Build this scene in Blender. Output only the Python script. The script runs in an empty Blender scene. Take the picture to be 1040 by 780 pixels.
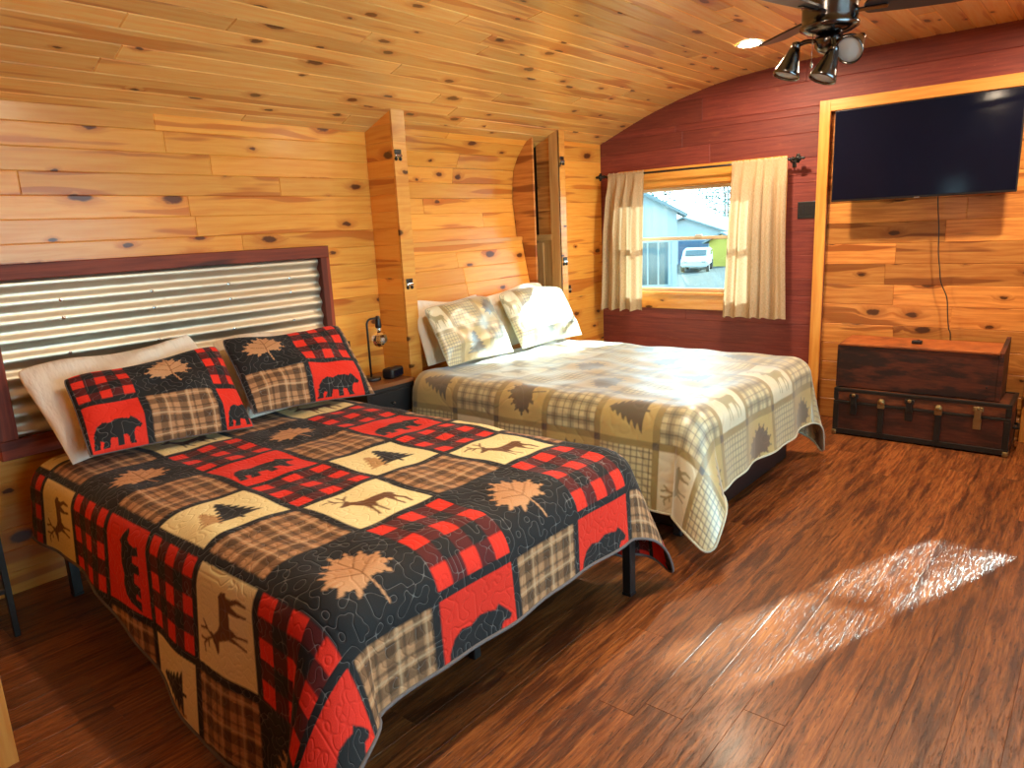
import bpy, bmesh, math, random
import numpy as np
from mathutils import Vector, Matrix
random.seed(7); rng = np.random.default_rng(5)
PI = math.pi
SC = bpy.context.scene
COL = SC.collection

# ------------------------------------------------------------------ helpers
def lin(c):
    return tuple(((x/255)/12.92 if x/255 <= .04045 else ((x/255+.055)/1.055)**2.4) for x in c)

def link_mesh(name, me, mat=None, parent=None, loc=None):
    o = bpy.data.objects.new(name, me); COL.objects.link(o)
    if mat is not None: me.materials.append(mat)
    if parent is not None: o.parent = parent
    if loc is not None: o.location = loc
    return o

def obj(name, bm, mat=None, parent=None, smooth=False, loc=None):
    me = bpy.data.meshes.new(name); bm.to_mesh(me); bm.free()
    if smooth: me.shade_smooth()
    return link_mesh(name, me, mat, parent, loc)

def smooth_angle(o, deg=40):
    o.data.shade_smooth()
    try: o.data.set_sharp_from_angle(angle=math.radians(deg))
    except Exception: pass
    return o

def thing(name, label, cat, loc=(0, 0, 0), rotz=0, group=None):
    o = bpy.data.objects.new(name, None); COL.objects.link(o)
    o.empty_display_size = .1; o.location = loc; o.rotation_euler = (0, 0, rotz)
    o['label'] = label; o['category'] = cat
    if group: o['group'] = group
    return o

def tag(o, label, cat, group=None, kind=None):
    o['label'] = label; o['category'] = cat
    if group: o['group'] = group
    if kind: o['kind'] = kind
    return o

def struct(o, label=None, cat=None):
    o['kind'] = 'structure'
    if label: o['label'] = label
    if cat: o['category'] = cat
    return o

def nb(): return bmesh.new()

def box(bm, lo, hi, bev=0.0, seg=2, M=None):
    lo = Vector(lo); hi = Vector(hi); c = (lo+hi)/2; s = hi-lo
    r = bmesh.ops.create_cube(bm, size=1.0)
    vs = r['verts']
    for v in vs: v.co = Vector((v.co.x*s.x, v.co.y*s.y, v.co.z*s.z))
    if bev > 0:
        es = list({e for v in vs for e in v.link_edges})
        rb = bmesh.ops.bevel(bm, geom=es, offset=min(bev, .49*min(s)), segments=seg, affect='EDGES', profile=.5)
        vs = list({v for f in rb['faces'] for v in f.verts} | {v for v in vs if v.is_valid})
    for v in vs:
        v.co += c
        if M is not None: v.co = M @ v.co
    return vs

def lathe(bm, prof, n=32, M=None, cap=True):
    rings = []
    for r, z in prof:
        ring = []
        for i in range(n):
            a = 2*PI*i/n; p = Vector((r*math.cos(a), r*math.sin(a), z))
            ring.append(bm.verts.new(M @ p if M is not None else p))
        rings.append(ring)
    for a, b in zip(rings, rings[1:]):
        for i in range(n):
            j = (i+1) % n
            bm.faces.new((a[i], a[j], b[j], b[i]))
    if cap:
        if prof[0][0] > 1e-5: bm.faces.new(list(reversed(rings[0])))
        if prof[-1][0] > 1e-5: bm.faces.new(rings[-1])

def tube(bm, pts, r, n=10, cap=True):
    pts = [Vector(p) for p in pts]; rings = []; up = None
    for i, p in enumerate(pts):
        t = (pts[min(i+1, len(pts)-1)]-pts[max(i-1, 0)]).normalized()
        if up is None:
            up = Vector((0, 0, 1)) if abs(t.z) < .9 else Vector((1, 0, 0))
        a = (up - t*up.dot(t)).normalized(); b = t.cross(a); up = a
        rr = r[i] if isinstance(r, (list, tuple)) else r
        rings.append([bm.verts.new(p+a*rr*math.cos(2*PI*k/n)+b*rr*math.sin(2*PI*k/n)) for k in range(n)])
    for a, b in zip(rings, rings[1:]):
        for i in range(n):
            j = (i+1) % n; bm.faces.new((a[i], a[j], b[j], b[i]))
    if cap:
        bm.faces.new(list(reversed(rings[0]))); bm.faces.new(rings[-1])

def rot_to(d):
    return Vector((0, 0, 1)).rotation_difference(Vector(d).normalized()).to_matrix().to_4x4()

def TR(v): return Matrix.Translation(Vector(v))

# ------------------------------------------------------------------ materials
class NT:
    def __init__(s, name):
        s.m = bpy.data.materials.new(name); s.m.use_nodes = True
        s.t = s.m.node_tree; s.t.nodes.clear()
        s.out = s.t.nodes.new('ShaderNodeOutputMaterial')
    def n(s, ty, ins=None, **kw):
        x = s.t.nodes.new('ShaderNode'+ty)
        for k, v in kw.items(): setattr(x, k, v)
        for k, v in (ins or {}).items(): s.put(x, k, v)
        return x
    def put(s, node, k, v):
        sock = node.inputs[k]
        if isinstance(v, bpy.types.NodeSocket): s.t.links.new(v, sock)
        elif isinstance(v, bpy.types.Node): s.t.links.new(v.outputs[0], sock)
        else:
            if hasattr(sock.default_value, '__len__') and len(sock.default_value) == 4 and len(v) == 3: v = (*v, 1)
            sock.default_value = v
    def math(s, op, a, b=0.0, c=0.0, clamp=False):
        x = s.n('Math', operation=op, use_clamp=clamp)
        s.put(x, 0, a); s.put(x, 1, b); s.put(x, 2, c)
        return x.outputs[0]
    def mix(s, f, a, b, mode='MIX'):
        x = s.n('Mix', data_type='RGBA', blend_type=mode)
        s.put(x, 0, f); s.put(x, 6, a); s.put(x, 7, b)
        return x.outputs[2]
    def ramp(s, f, stops, interp='LINEAR'):
        x = s.n('ValToRGB'); x.color_ramp.interpolation = interp
        e = x.color_ramp.elements
        while len(e) < len(stops): e.new(.5)
        for el, (p, c) in zip(e, stops):
            el.position = p; el.color = (*c, 1) if len(c) == 3 else c
        s.put(x, 0, f); return x.outputs[0]
    def smooth(s, v, a, b):
        x = s.n('MapRange', interpolation_type='SMOOTHSTEP')
        s.put(x, 0, v); s.put(x, 1, a); s.put(x, 2, b); s.put(x, 3, 0.0); s.put(x, 4, 1.0)
        return x.outputs[0]
    def noise(s, vec, scale=5, detail=3, rough=.55):
        x = s.n('TexNoise', {'Vector': vec, 'Scale': scale, 'Detail': detail, 'Roughness': rough})
        return x.outputs[0]
    def vec(s, x, y, z=0.0):
        c = s.n('CombineXYZ'); s.put(c, 0, x); s.put(c, 1, y); s.put(c, 2, z); return c.outputs[0]
    def uv(s):
        c = s.n('UVMap', uv_map='UVMap'); sp = s.n('SeparateXYZ', {0: c.outputs[0]})
        return sp.outputs[0], sp.outputs[1]
    def objco(s): return s.n('TexCoord').outputs['Object']
    def bump(s, h, strength=.3, dist=.01):
        return s.n('Bump', {'Height': h, 'Strength': strength, 'Distance': dist}).outputs[0]
    def principled(s, base, rough=.5, **kw):
        p = s.n('BsdfPrincipled'); s.put(p, 'Base Color', base); s.put(p, 'Roughness', rough)
        for k, v in kw.items(): s.put(p, k.replace('_', ' '), v)
        s.t.links.new(p.outputs[0], s.out.inputs[0]); return s.m

def wood(name, light, mid, heart, knot=True, rough=.32, coat=.25, knot_col=(.06, .018, .006), heart_amt=.8, grain=22, rnd_amt=.4, coat_rough=.18):
    s = NT(name); u, v = s.uv()
    at = s.n('Attribute', attribute_name='rnd').outputs['Fac']
    wv = s.noise(s.vec(s.math('MULTIPLY', u, .9), s.math('MULTIPLY', v, 4)), 1.6, 2)
    v2 = s.math('ADD', v, s.math('MULTIPLY', s.math('SUBTRACT', wv, .5), .05))
    wk = s.noise(s.vec(s.math('MULTIPLY', u, 22), s.math('MULTIPLY', v, 40)), 1.0, 2); wk = s.math('MULTIPLY', s.math('SUBTRACT', wk, .5), .11)
    vor = s.n('TexVoronoi', {'Vector': s.vec(s.math('ADD', s.math('MULTIPLY', u, 2.6), wk), s.math('ADD', s.math('MULTIPLY', v2, 6.0), wk)), 'Scale': 1.0}, voronoi_dimensions='2D')
    d = vor.outputs['Distance']; cs = s.n('SeparateColor', {0: vor.outputs['Color']})
    size = s.math('MULTIPLY_ADD', s.math('POWER', cs.outputs[1], 2.0), .085, .045)
    has = s.math('GREATER_THAN', cs.outputs[0], .48)
    kn = s.math('MULTIPLY', s.math('SUBTRACT', 1.0, s.smooth(s.math('DIVIDE', d, size), .75, 1.25)), has)
    halo = s.math('MULTIPLY', s.math('SUBTRACT', 1.0, s.smooth(s.math('DIVIDE', d, size), .8, 3.2)), has)
    v3 = s.math('ADD', v2, s.math('MULTIPLY', halo, .035)) if knot else v2
    g = s.noise(s.vec(s.math('MULTIPLY', u, 1.3), s.math('MULTIPLY', v3, grain)), 2.2, 5, .6)
    g2 = s.noise(s.vec(s.math('MULTIPLY', u, .55), s.math('MULTIPLY', v3, 7)), 1.5, 2)
    c = s.mix(s.smooth(g, .3, .72), light, mid)
    c = s.mix(s.math('MULTIPLY', s.math('ADD', s.smooth(g2, .565, .615), s.smooth(at, .7, 1.5)), heart_amt, clamp=True), c, heart)
    if knot:
        c = s.mix(s.math('MULTIPLY', halo, .55), c, heart)
        c = s.mix(s.math('MULTIPLY', kn, .92), c, knot_col)
    hsv = s.n('HueSaturation', {'Color': c, 'Value': s.math('MULTIPLY_ADD', s.math('FRACT', s.math('MULTIPLY', at, 7.31)), rnd_amt, 1-rnd_amt*.55)})
    h = s.math('ADD', g, s.math('MULTIPLY', kn, .6)) if knot else g
    return s.principled(hsv.outputs[0], s.math('MULTIPLY_ADD', g, .12, rough-.06), Normal=s.bump(h, .12, .004), Coat_Weight=coat, Coat_Roughness=coat_rough)

def plain(name, col, rough=.5, metal=0.0, var=.12, scale=8, **kw):
    s = NT(name)
    n = s.noise(s.objco(), scale, 4)
    c2 = tuple(min(1, x*(1+var)) for x in col); c1 = tuple(x*(1-var) for x in col)
    return s.principled(s.mix(n, c1, c2), s.math('MULTIPLY_ADD', n, .1, rough-.05), Metallic=metal, **kw)

M = {}
M['pine'] = wood('knotty_pine', lin((250, 182, 84)), lin((240, 158, 60)), lin((194, 92, 26)), rnd_amt=.28, heart_amt=.65, knot_col=(.075, .016, .006))
M['pine_ceiling'] = wood('knotty_pine_ceiling', lin((255, 210, 130)), lin((250, 182, 96)), lin((208, 116, 50)), rough=.3, coat=.9, heart_amt=.6, coat_rough=.09)
M['pine_trim'] = wood('pine_trim', lin((243, 180, 92)), lin((230, 152, 66)), lin((206, 122, 48)), heart_amt=.3, rnd_amt=.15)
M['pine_rustic'] = wood('rustic_pine', lin((228, 160, 84)), lin((196, 118, 54)), lin((140, 74, 32)), heart_amt=.75, rnd_amt=.6)
M['pale_board'] = wood('pale_board', lin((222, 176, 112)), lin((205, 154, 92)), lin((170, 112, 60)), knot=False, heart_amt=.3, coat=0)
M['dark_floor'] = None

def red_wall():
    s = NT('red_barn_board'); u, v = s.uv()
    at = s.n('Attribute', attribute_name='rnd').outputs['Fac']
    g = s.noise(s.vec(s.math('MULTIPLY', u, 1.5), s.math('MULTIPLY', v, 26)), 2.5, 6, .65)
    b = s.noise(s.vec(s.math('MULTIPLY', u, 2), s.math('MULTIPLY', v, 4)), 3, 4)
    c = s.mix(s.smooth(g, .3, .7), lin((112, 46, 44)), lin((140, 66, 54)))
    c = s.mix(s.math('MULTIPLY', s.smooth(b, .6, .78), .5), c, lin((160, 92, 62)))
    sc = s.noise(s.vec(s.math('MULTIPLY', u, 9), s.math('MULTIPLY', v, 60)), 3, 2)
    c = s.mix(s.math('MULTIPLY', s.smooth(sc, .7, .76), .5), c, lin((200, 140, 96)))
    hsv = s.n('HueSaturation', {'Color': c, 'Value': s.math('MULTIPLY_ADD', at, .35, .82)})
    return s.principled(hsv.outputs[0], .55, Normal=s.bump(g, .3, .004))
M['red'] = red_wall()

def floor_mat():
    s = NT('hand_scraped_floor'); u, v = s.uv()
    at = s.n('Attribute', attribute_name='rnd').outputs['Fac']
    wv = s.noise(s.vec(s.math('MULTIPLY', u, 1.5), s.math('MULTIPLY', v, 6)), 2, 2)
    v2 = s.math('ADD', v, s.math('MULTIPLY', s.math('SUBTRACT', wv, .5), .03))
    g = s.noise(s.vec(s.math('MULTIPLY', u, 2.4), s.math('MULTIPLY', v2, 46)), 2, 7, .7)
    st = s.noise(s.vec(s.math('MULTIPLY', u, 1.0), s.math('MULTIPLY', v2, 9)), 2, 5, .65)
    sp = s.noise(s.vec(s.math('MULTIPLY', u, 6), s.math('MULTIPLY', v2, 40)), 3, 4, .65)
    c = s.ramp(g, [(.3, lin((70, 34, 17))), (.47, lin((128, 70, 34))), (.58, lin((156, 92, 46))), (.75, lin((190, 124, 66)))])
    c = s.mix(s.math('MULTIPLY', s.smooth(st, .48, .62), .78), c, lin((62, 27, 14)))
    c = s.mix(s.math('MULTIPLY', s.smooth(sp, .56, .66), .75), c, lin((42, 20, 12)))
    hsv = s.n('HueSaturation', {'Color': c, 'Value': s.math('MULTIPLY_ADD', at, .5, .78)})
    h = s.math('ADD', s.math('MULTIPLY', g, .6), s.math('MULTIPLY', s.smooth(sp, .5, .7), -.7))
    return s.principled(hsv.outputs[0], s.math('MULTIPLY_ADD', st, .2, .26), Normal=s.bump(h, .35, .005), Coat_Weight=.15, Coat_Roughness=.2)
M['dark_floor'] = floor_mat()

M['black_metal'] = plain('black_metal', (.012, .012, .013), .38, 0.0, Specular_IOR_Level=.6)
M['gunmetal'] = plain('gunmetal', (.14, .135, .14), .2, 1.0)
M['chrome'] = plain('chrome', (.6, .6, .6), .15, 1.0)
M['blade'] = plain('dark_blade', (.018, .018, .020), .4)
M['black_plastic'] = plain('black_plastic', (.012, .012, .014), .35)
M['tv_screen'] = plain('tv_screen', (.005, .006, .016), .1, Specular_IOR_Level=.14)
def cloth_white():
    s = NT('white_cloth'); c = s.objco(); n = s.noise(c, 7, 5, .6); n2 = s.noise(s.n('Mapping', {'Vector': c, 'Rotation': (.3, .5, .8), 'Scale': (3, 14, 5)}).outputs[0], 1.6, 3, .6)
    return s.principled(s.mix(n, lin((238, 230, 216)), lin((248, 242, 230))), .85, Normal=s.bump(s.math('ADD', n2, s.math('MULTIPLY', n, .5)), .5, .03))
M['white_cloth'] = cloth_white()
M['white_paint'] = plain('white_paint', (.8, .8, .78), .5)
M['galv'] = plain('galvanised_steel', (.76, .71, .58), .46, 1.0, var=.1, scale=3)
M['brass'] = plain('aged_brass', (.32, .23, .10), .38, .9, var=.3)
M['iron'] = plain('dark_iron', (.018, .016, .014), .45, .3, var=.3)
M['rust_wood'] = wood('rusty_red_board', lin((164, 72, 40)), lin((122, 46, 28)), lin((78, 28, 18)), knot=False, coat=0, rough=.6)
M['night_top'] = wood('nightstand_top', lin((140, 88, 52)), lin((110, 64, 36)), lin((80, 44, 24)), knot=False, coat=.1)

def aged_front(name, a, b, dark, thr=(.42, .6)):
    s = NT(name); u = s.objco()
    mp = s.n('Mapping', {'Vector': u, 'Scale': (1.3, 1, 5)})
    n = s.noise(mp.outputs[0], 3.2, 5, .6); n2 = s.noise(s.n('Mapping', {'Vector': u, 'Scale': (2, 2, 14)}).outputs[0], 6, 4)
    c = s.mix(s.smooth(n2, .3, .7), a, b)
    c = s.mix(s.math('MULTIPLY', s.smooth(n, *thr), .9), c, dark)
    return s.principled(c, .5, Normal=s.bump(n2, .2, .004))
M['chest_front'] = aged_front('aged_chest_front', lin((96, 46, 28)), lin((74, 34, 24)), lin((30, 20, 20)))
M['chest_top_lit'] = aged_front('aged_chest_top_lit', lin((176, 98, 44)), lin((150, 78, 36)), lin((96, 48, 24)), (.5, .7))  # orange light falling on the lid is painted in, brighter than the front
M['trunk_side'] = aged_front('aged_trunk_side', lin((88, 42, 26)), lin((68, 30, 20)), lin((44, 22, 16)))
M['trunk_pale'] = aged_front('aged_trunk_lid_band', lin((128, 72, 42)), lin((104, 54, 32)), lin((60, 32, 22)))

def glass_mat(name, tint, refl=1.4):
    s = NT(name)
    t = s.n('BsdfTransparent', {'Color': (*tint, 1)}); g = s.n('BsdfGlossy', {'Color': (1, 1, 1, 1), 'Roughness': .02})
    fr = s.n('Fresnel', {'IOR': refl})
    mx = s.n('MixShader', {0: fr.outputs[0], 1: t.outputs[0], 2: g.outputs[0]})
    s.t.links.new(mx.outputs[0], s.out.inputs[0]); return s.m
M['glass'] = glass_mat('window_glass', (.80, .93, .95))
M['bulb_glass'] = glass_mat('clear_bulb_glass', (.93, .93, .92), 2.2)

def curtain_mat():
    s = NT('linen_curtain'); u, v = s.uv()
    w = s.noise(s.vec(s.math('MULTIPLY', u, 60), s.math('MULTIPLY', v, 500)), 1, 2)
    w2 = s.noise(s.vec(s.math('MULTIPLY', u, 500), s.math('MULTIPLY', v, 50)), 1, 2)
    k = s.math('MULTIPLY', s.math('ADD', w, w2), .5)
    c = s.mix(s.smooth(k, .35, .65), lin((190, 162, 126)), lin((220, 196, 160)))
    d = s.n('BsdfDiffuse', {'Color': c, 'Roughness': .5}); t = s.n('BsdfTranslucent', {'Color': c})
    mx = s.n('MixShader', {0: .2, 1: d.outputs[0], 2: t.outputs[0]})
    s.t.links.new(mx.outputs[0], s.out.inputs[0]); return s.m
M['curtain'] = curtain_mat()

def emit(name, col, st):
    s = NT(name); e = s.n('Emission', {'Color': (*col, 1), 'Strength': st})
    s.t.links.new(e.outputs[0], s.out.inputs[0]); return s.m

def quilt_mat(name, stitch_col, stitch=.4, scale=13, rough=.75, spec=.3, sheen=.1, coat=0.0):
    s = NT(name); u, v = s.uv()
    c = s.n('Attribute', attribute_name='Col').outputs['Color']
    n = s.noise(s.vec(u, v), scale, 0.0, .4)
    line = s.math('SUBTRACT', 1.0, s.smooth(s.math('ABSOLUTE', s.math('SUBTRACT', n, .5)), .004, .016))
    fz = s.noise(s.vec(u, v), 260, 2)
    lum = s.n('RGBToBW', {0: c}).outputs[0]; cc = s.mix(s.math('MULTIPLY', s.math('MULTIPLY', line, stitch), s.math('SUBTRACT', 1.0, s.smooth(lum, .03, .16))), c, stitch_col)
    hsv = s.n('HueSaturation', {'Color': cc, 'Value': s.math('MULTIPLY_ADD', fz, .5, .75)})
    puff = s.smooth(s.math('ABSOLUTE', s.math('SUBTRACT', n, .5)), 0.0, .09)
    wr = s.noise(s.vec(u, v), 5, 3)
    h = s.math('ADD', s.math('MULTIPLY', puff, .6), s.math('ADD', s.math('MULTIPLY', fz, .12), s.math('MULTIPLY', wr, 1.2)))
    return s.principled(hsv.outputs[0], rough, Normal=s.bump(h, .36, .008), Specular_IOR_Level=spec, Sheen_Weight=sheen, Sheen_Roughness=.4, Coat_Weight=coat, Coat_Roughness=.42, Coat_IOR=2.4, Sheen_Tint=(.8, .93, 1.0, 1))
M['quilt_red'] = quilt_mat('patchwork_buffalo_quilt', (.30, .29, .28), .42, scale=28)
M['quilt_tan'] = quilt_mat('patchwork_tan_quilt', (.5, .48, .38), .12, scale=10, rough=.45, spec=.8, sheen=1.0, coat=1.0)
M['binding_dark'] = plain('dark_binding', (.14, .12, .12), .85)
M['binding_pale'] = plain('pale_binding', lin((190, 190, 170)), .8)
M['mattress'] = plain('mattress_ticking', lin((190, 205, 220)), .8, var=.05)

# ------------------------------------------------------------------ planks
class Planks:
    def __init__(s): s.v = []; s.f = []; s.uv = []; s.r = []
    def plank(s, o, U, V, N, lu, lv, t=.018, c=.0025, uvu=None):
        """board with front at o + N*t ; o is back corner, lu along U, lv along V"""
        o = Vector(o); U = Vector(U); V = Vector(V); N = Vector(N); b = len(s.v)
        P = lambda a, bb, d: tuple(o+U*a+V*bb+N*d)
        s.v += [P(0, 0, 0), P(lu, 0, 0), P(lu, lv, 0), P(0, lv, 0),
                P(0, 0, t-c), P(lu, 0, t-c), P(lu, lv, t-c), P(0, lv, t-c),
                P(c, c, t), P(lu-c, c, t), P(lu-c, lv-c, t), P(c, lv-c, t)]
        ru, rv, rr = random.uniform(0, 60), random.uniform(0, 60), random.random()
        uvs = [(0, 0), (lu, 0), (lu, lv), (0, lv)]*2+[(c, c), (lu-c, c), (lu-c, lv-c), (c, lv-c)]
        flip = U.cross(V).dot(N) < 0
        for q in ((3, 2, 1, 0), (0, 1, 5, 4), (1, 2, 6, 5), (2, 3, 7, 6), (3, 0, 4, 7),
                  (4, 5, 9, 8), (5, 6, 10, 9), (6, 7, 11, 10), (7, 4, 8, 11), (8, 9, 10, 11)):
            if flip: q = tuple(reversed(q))
            s.f.append(tuple(b+i for i in q)); s.uv += [(uvs[i][0]+ru, uvs[i][1]+rv) for i in q]; s.r.append(rr)
    def course(s, o, U, V, N, u0, u1, v0, v1, avg=2.2, t=.018, holes=(), c=.0035):
        """one row of boards from u0 to u1 with random butt joints; holes: (ua,ub,va,vb)"""
        o = Vector(o); U = Vector(U); V = Vector(V)
        cuts = sorted({v0, v1}|{x for h in holes for x in h[2:] if v0 < x < v1})
        for a, b in zip(cuts, cuts[1:]):
            segs = [(u0, u1)]
            for h in holes:
                if h[2] < (a+b)/2 < h[3]:
                    ns = []
                    for p, q in segs:
                        if h[1] <= p or h[0] >= q: ns.append((p, q)); continue
                        if h[0] > p: ns.append((p, h[0]))
                        if h[1] < q: ns.append((h[1], q))
                    segs = ns
            for p, q in segs:
                x = p+random.uniform(.25, 1)*avg
                xs = [p]
                while x < q-.3: xs.append(x); x += avg*random.uniform(.6, 1.4)
                xs.append(q)
                for i, j in zip(xs, xs[1:]):
                    s.plank(o+U*i+V*a, U, V, N, j-i, b-a, t, c)
    def wall(s, o, U, V, N, u0, u1, v0, v1, w, avg=2.2, t=.018, holes=(), c=.0035):
        v = v0
        while v < v1-1e-4:
            e = min(v1, v+w)
            s.course(o, U, V, N, u0, u1, v, e, avg, t, holes, c); v = e
    def build(s, name, mat, parent=None):
        me = bpy.data.meshes.new(name); me.from_pydata(s.v, [], s.f)
        uvl = me.uv_layers.new(name='UVMap'); uvl.data.foreach_set('uv', np.array(s.uv, np.float32).ravel())
        a = me.attributes.new('rnd', 'FLOAT', 'FACE'); a.data.foreach_set('value', np.array(s.r, np.float32))
        me.update()
        return link_mesh(name, me, mat, parent)

X, Y, Z = Vector((1, 0, 0)), Vector((0, 1, 0)), Vector((0, 0, 1))
YW = 5.43                                   # face of the red wall
XR = 1.50; YB = -1.3; XL = -3.62

# ------------------------------------------------------------------ ceiling profile
prof = [(-3.95, 1.98), (-3.70, 2.085), (-3.50, 2.165), (-3.37, 2.217), (-3.20, 2.285), (-3.02, 2.352), (-2.75, 2.43), (-2.50, 2.487), (-2.25, 2.522), (-2.0, 2.543), (-1.75, 2.553), (-1.45, 2.557)]
prof += [(-.61, 2.557)] + [(-2.06-x, z) for x, z in reversed(prof[:-1])]
prof = [p for p in prof if p[0] < 1.75]
def ceil_z(x):
    for (a, za), (b, zb) in zip(prof, prof[1:]):
        if a <= x <= b: return za+(zb-za)*(x-a)/(b-a)
    return prof[0][1]
pts = []
acc = 0
W = .105
dense = np.array([(x, ceil_z(x)) for x in np.linspace(prof[0][0], prof[-1][0], 2000)])
seg = np.r_[0, np.cumsum(np.hypot(*np.diff(dense, axis=0).T))]
cuts = np.arange(0, seg[-1], W)
cx = np.interp(cuts, seg, dense[:, 0]); cz = np.interp(cuts, seg, dense[:, 1])
P = Planks()
for i in range(len(cx)-1):
    a = Vector((cx[i], 0, cz[i])); b = Vector((cx[i+1], 0, cz[i+1]))
    V = (b-a).normalized(); N = V.cross(Y).normalized()
    if N.z > 0: N = -N
    P.course(a-N*.018+Y*0, Y, V, N, YB, YW+.02, 0, (b-a).length, 2.3, c=.005)
struct(P.build('ceiling', M['pine_ceiling']), 'knotty pine board ceiling curving down to the left wall')
bm = nb()
for i in range(len(prof)-1):
    (a, za), (b, zb) = prof[i], prof[i+1]
    vs = [bm.verts.new(p) for p in ((a, YB-.1, za+.03), (b, YB-.1, zb+.03), (b, YW+.16, zb+.03), (a, YW+.16, za+.03), (a, YB-.1, za+.15), (b, YB-.1, zb+.15), (b, YW+.16, zb+.15), (a, YW+.16, za+.15))]
    for q in ((0, 1, 2, 3), (7, 6, 5, 4), (0, 4, 5, 1), (2, 6, 7, 3), (1, 5, 6, 2), (3, 7, 4, 0)): bm.faces.new([vs[k] for k in q])
struct(obj('ceiling_deck', bm, M['white_paint']), 'roof deck above the ceiling boards')

# ------------------------------------------------------------------ floor
P = Planks()
x = -3.97; k = 0
while x < XR+.2:
    P.course((x, 0, -.015), Y, X, Z, YB-.05, YW+.05, 0, .1292, 3.6, t=.015, c=.0012); x += .1292
struct(P.build('floor', M['dark_floor']), 'dark hand scraped wood plank floor')
bm = nb(); box(bm, (-4.1, YB-.15, -.14), (XR+.2, YW+.16, -.016)); struct(obj('floor_slab', bm, M['white_paint']), 'slab beneath the floor boards')

# ------------------------------------------------------------------ walls
# left alcove wall (x = XL) behind the plaid bed
P = Planks(); P.wall((XL-.018, 0, 0), Y, Z, X, YB, 2.962, 0, 2.3, .102, 1.6)
struct(P.build('wall_left', M['pine']), 'knotty pine board wall of the alcove behind the plaid bed')
# fin between alcoves
YF = 2.962
P = Planks()
P.wall((-3.72, YF+.018, 0), X, Z, -Y, 0, .335, 0, 2.32, .102, 9)
struct(P.build('wall_partition', M['pine']), 'short pine board return at the end of the plaid bed alcove')
P = Planks(); zz = 0
while zz < 2.32:
    h = random.choice((.118, .2, .26, .34)); P.plank((-3.385, YF, zz), Y, Z, X, .102, min(h, 2.32-zz), .016, .001); zz += h
struct(P.build('trim_partition', M['pine_trim']), 'narrow pale pine edge of the partition between the two beds')
bm = nb(); box(bm, (-3.72, YF+.016, 0), (-3.386, YF+.085, 2.3)); struct(obj('wall_partition_core', bm, M['pale_board']))
# wall behind bed two: concave profile
pr = [(-3.49, 0), (-3.545, .93), (-3.64, 1.43)]
pr2 = [(-3.685, 1.41), (-3.715, 1.72), (-3.70, 1.92), (-3.63, 2.06), (-3.52, 2.17)]
P = Planks()
def prof_rows(pr, w):
    d = [np.hypot(b[0]-a[0], b[1]-a[1]) for a, b in zip(pr, pr[1:])]; s_ = np.r_[0, np.cumsum(d)]
    cu = np.r_[np.arange(0, s_[-1]-.03, w), s_[-1]]
    xs = np.interp(cu, s_, [p[0] for p in pr]); zs = np.interp(cu, s_, [p[1] for p in pr])
    for i in range(len(cu)-1):
        a = Vector((xs[i], 0, zs[i])); b = Vector((xs[i+1], 0, zs[i+1])); V = (b-a).normalized(); N = Y.cross(V)
        if N.x < 0: N = -N
        P.course(a-N*.018, Y, V, N, 3.03, 4.47, 0, (b-a).length, 1.3)
prof_rows(pr, .113); prof_rows(pr2, .106)
struct(P.build('wall_left_recess', M['pine']), 'sunlit bowed pine board wall of the alcove behind the tan bed')
bm = nb(); box(bm, (-3.70, 3.03, 1.40), (-3.63, 4.47, 1.428)); struct(obj('trim_ledge', bm, M['pine_trim']))
# return 2 (thin panel at y=4.47)
P = Planks(); P.plank((-3.80, 4.488, 0), X, Z, -Y, .30, 2.2, .018, .001)
struct(P.build('wall_closet_return', M['pine_rustic']), 'thin brown board return beside the closet')
# closet: face at y=4.62 with pale front board, panels and dark gap
P = Planks(); P.plank((-3.455, 4.64, 0), Z, X, -Y, 2.3, .085, .02, .001)
o = struct(P.build('trim_closet', M['pale_board']), 'pale upright board at the closet edge')
P = Planks(); P.wall((-3.60, 4.655, 1.43), X, Z, -Y, 0, .15, 0, .75, .19, 9, .01)
struct(P.build('wall_closet_panel', M['pine_rustic']), 'brown recessed panel inside the closet opening')
P = Planks(); P.plank((-3.60, 4.645, 0), Z, X, -Y, 1.42, .15, .015, .001); P.plank((-3.60, 4.635, 1.39), X, Z, -Y, .15, .045, .02, .001); P.plank((-3.60, 4.63, .95), Z, X, -Y, .42, .06, .012, .001)
struct(P.build('trim_closet_panel', M['pale_board']), 'pale lower panel of the closet')
P = Planks(); zz = 0
while zz < 2.32:
    h = random.choice((.15, .22, .30)); P.plank((-3.386, 4.622, zz), Y, Z, X, .095, min(h, 2.32-zz), .016, .001); zz += h
struct(P.build('trim_closet_post', M['pine_trim']), 'narrow bright pine edge of the closet post')
bm = nb(); box(bm, (-3.75, 4.66, 0), (-3.386, 4.717, 2.3)); struct(obj('wall_closet_core', bm, M['black_plastic']))
P = Planks(); P.wall((-3.518, 0, 0), Y, Z, X, 4.717, YW, 0, 2.3, .112, 9)
struct(P.build('wall_left_corner', M['pine']), 'pine board wall between the closet post and the red wall')
# near partition at the left edge of the view
P = Planks(); P.wall((-3.7, .318, 0), X, Z, -Y, 0, 1.325, 0, 2.5, .3, 9)
for k in range(1): P.plank((-2.39, .30, 0), Z, Y, X, 2.5, .112, .02, .001)
P.wall((-3.7, .394, 0), X, Z, Y, 0, 1.325, 0, 2.5, .3, 9)
struct(P.build('wall_near_partition', M['pine_trim']), 'pine board partition at the near left')
bm = nb(); box(bm, (-3.7, .319, 0), (-2.391, .393, 2.48)); struct(obj('wall_near_core', bm, M['pale_board']))

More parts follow.
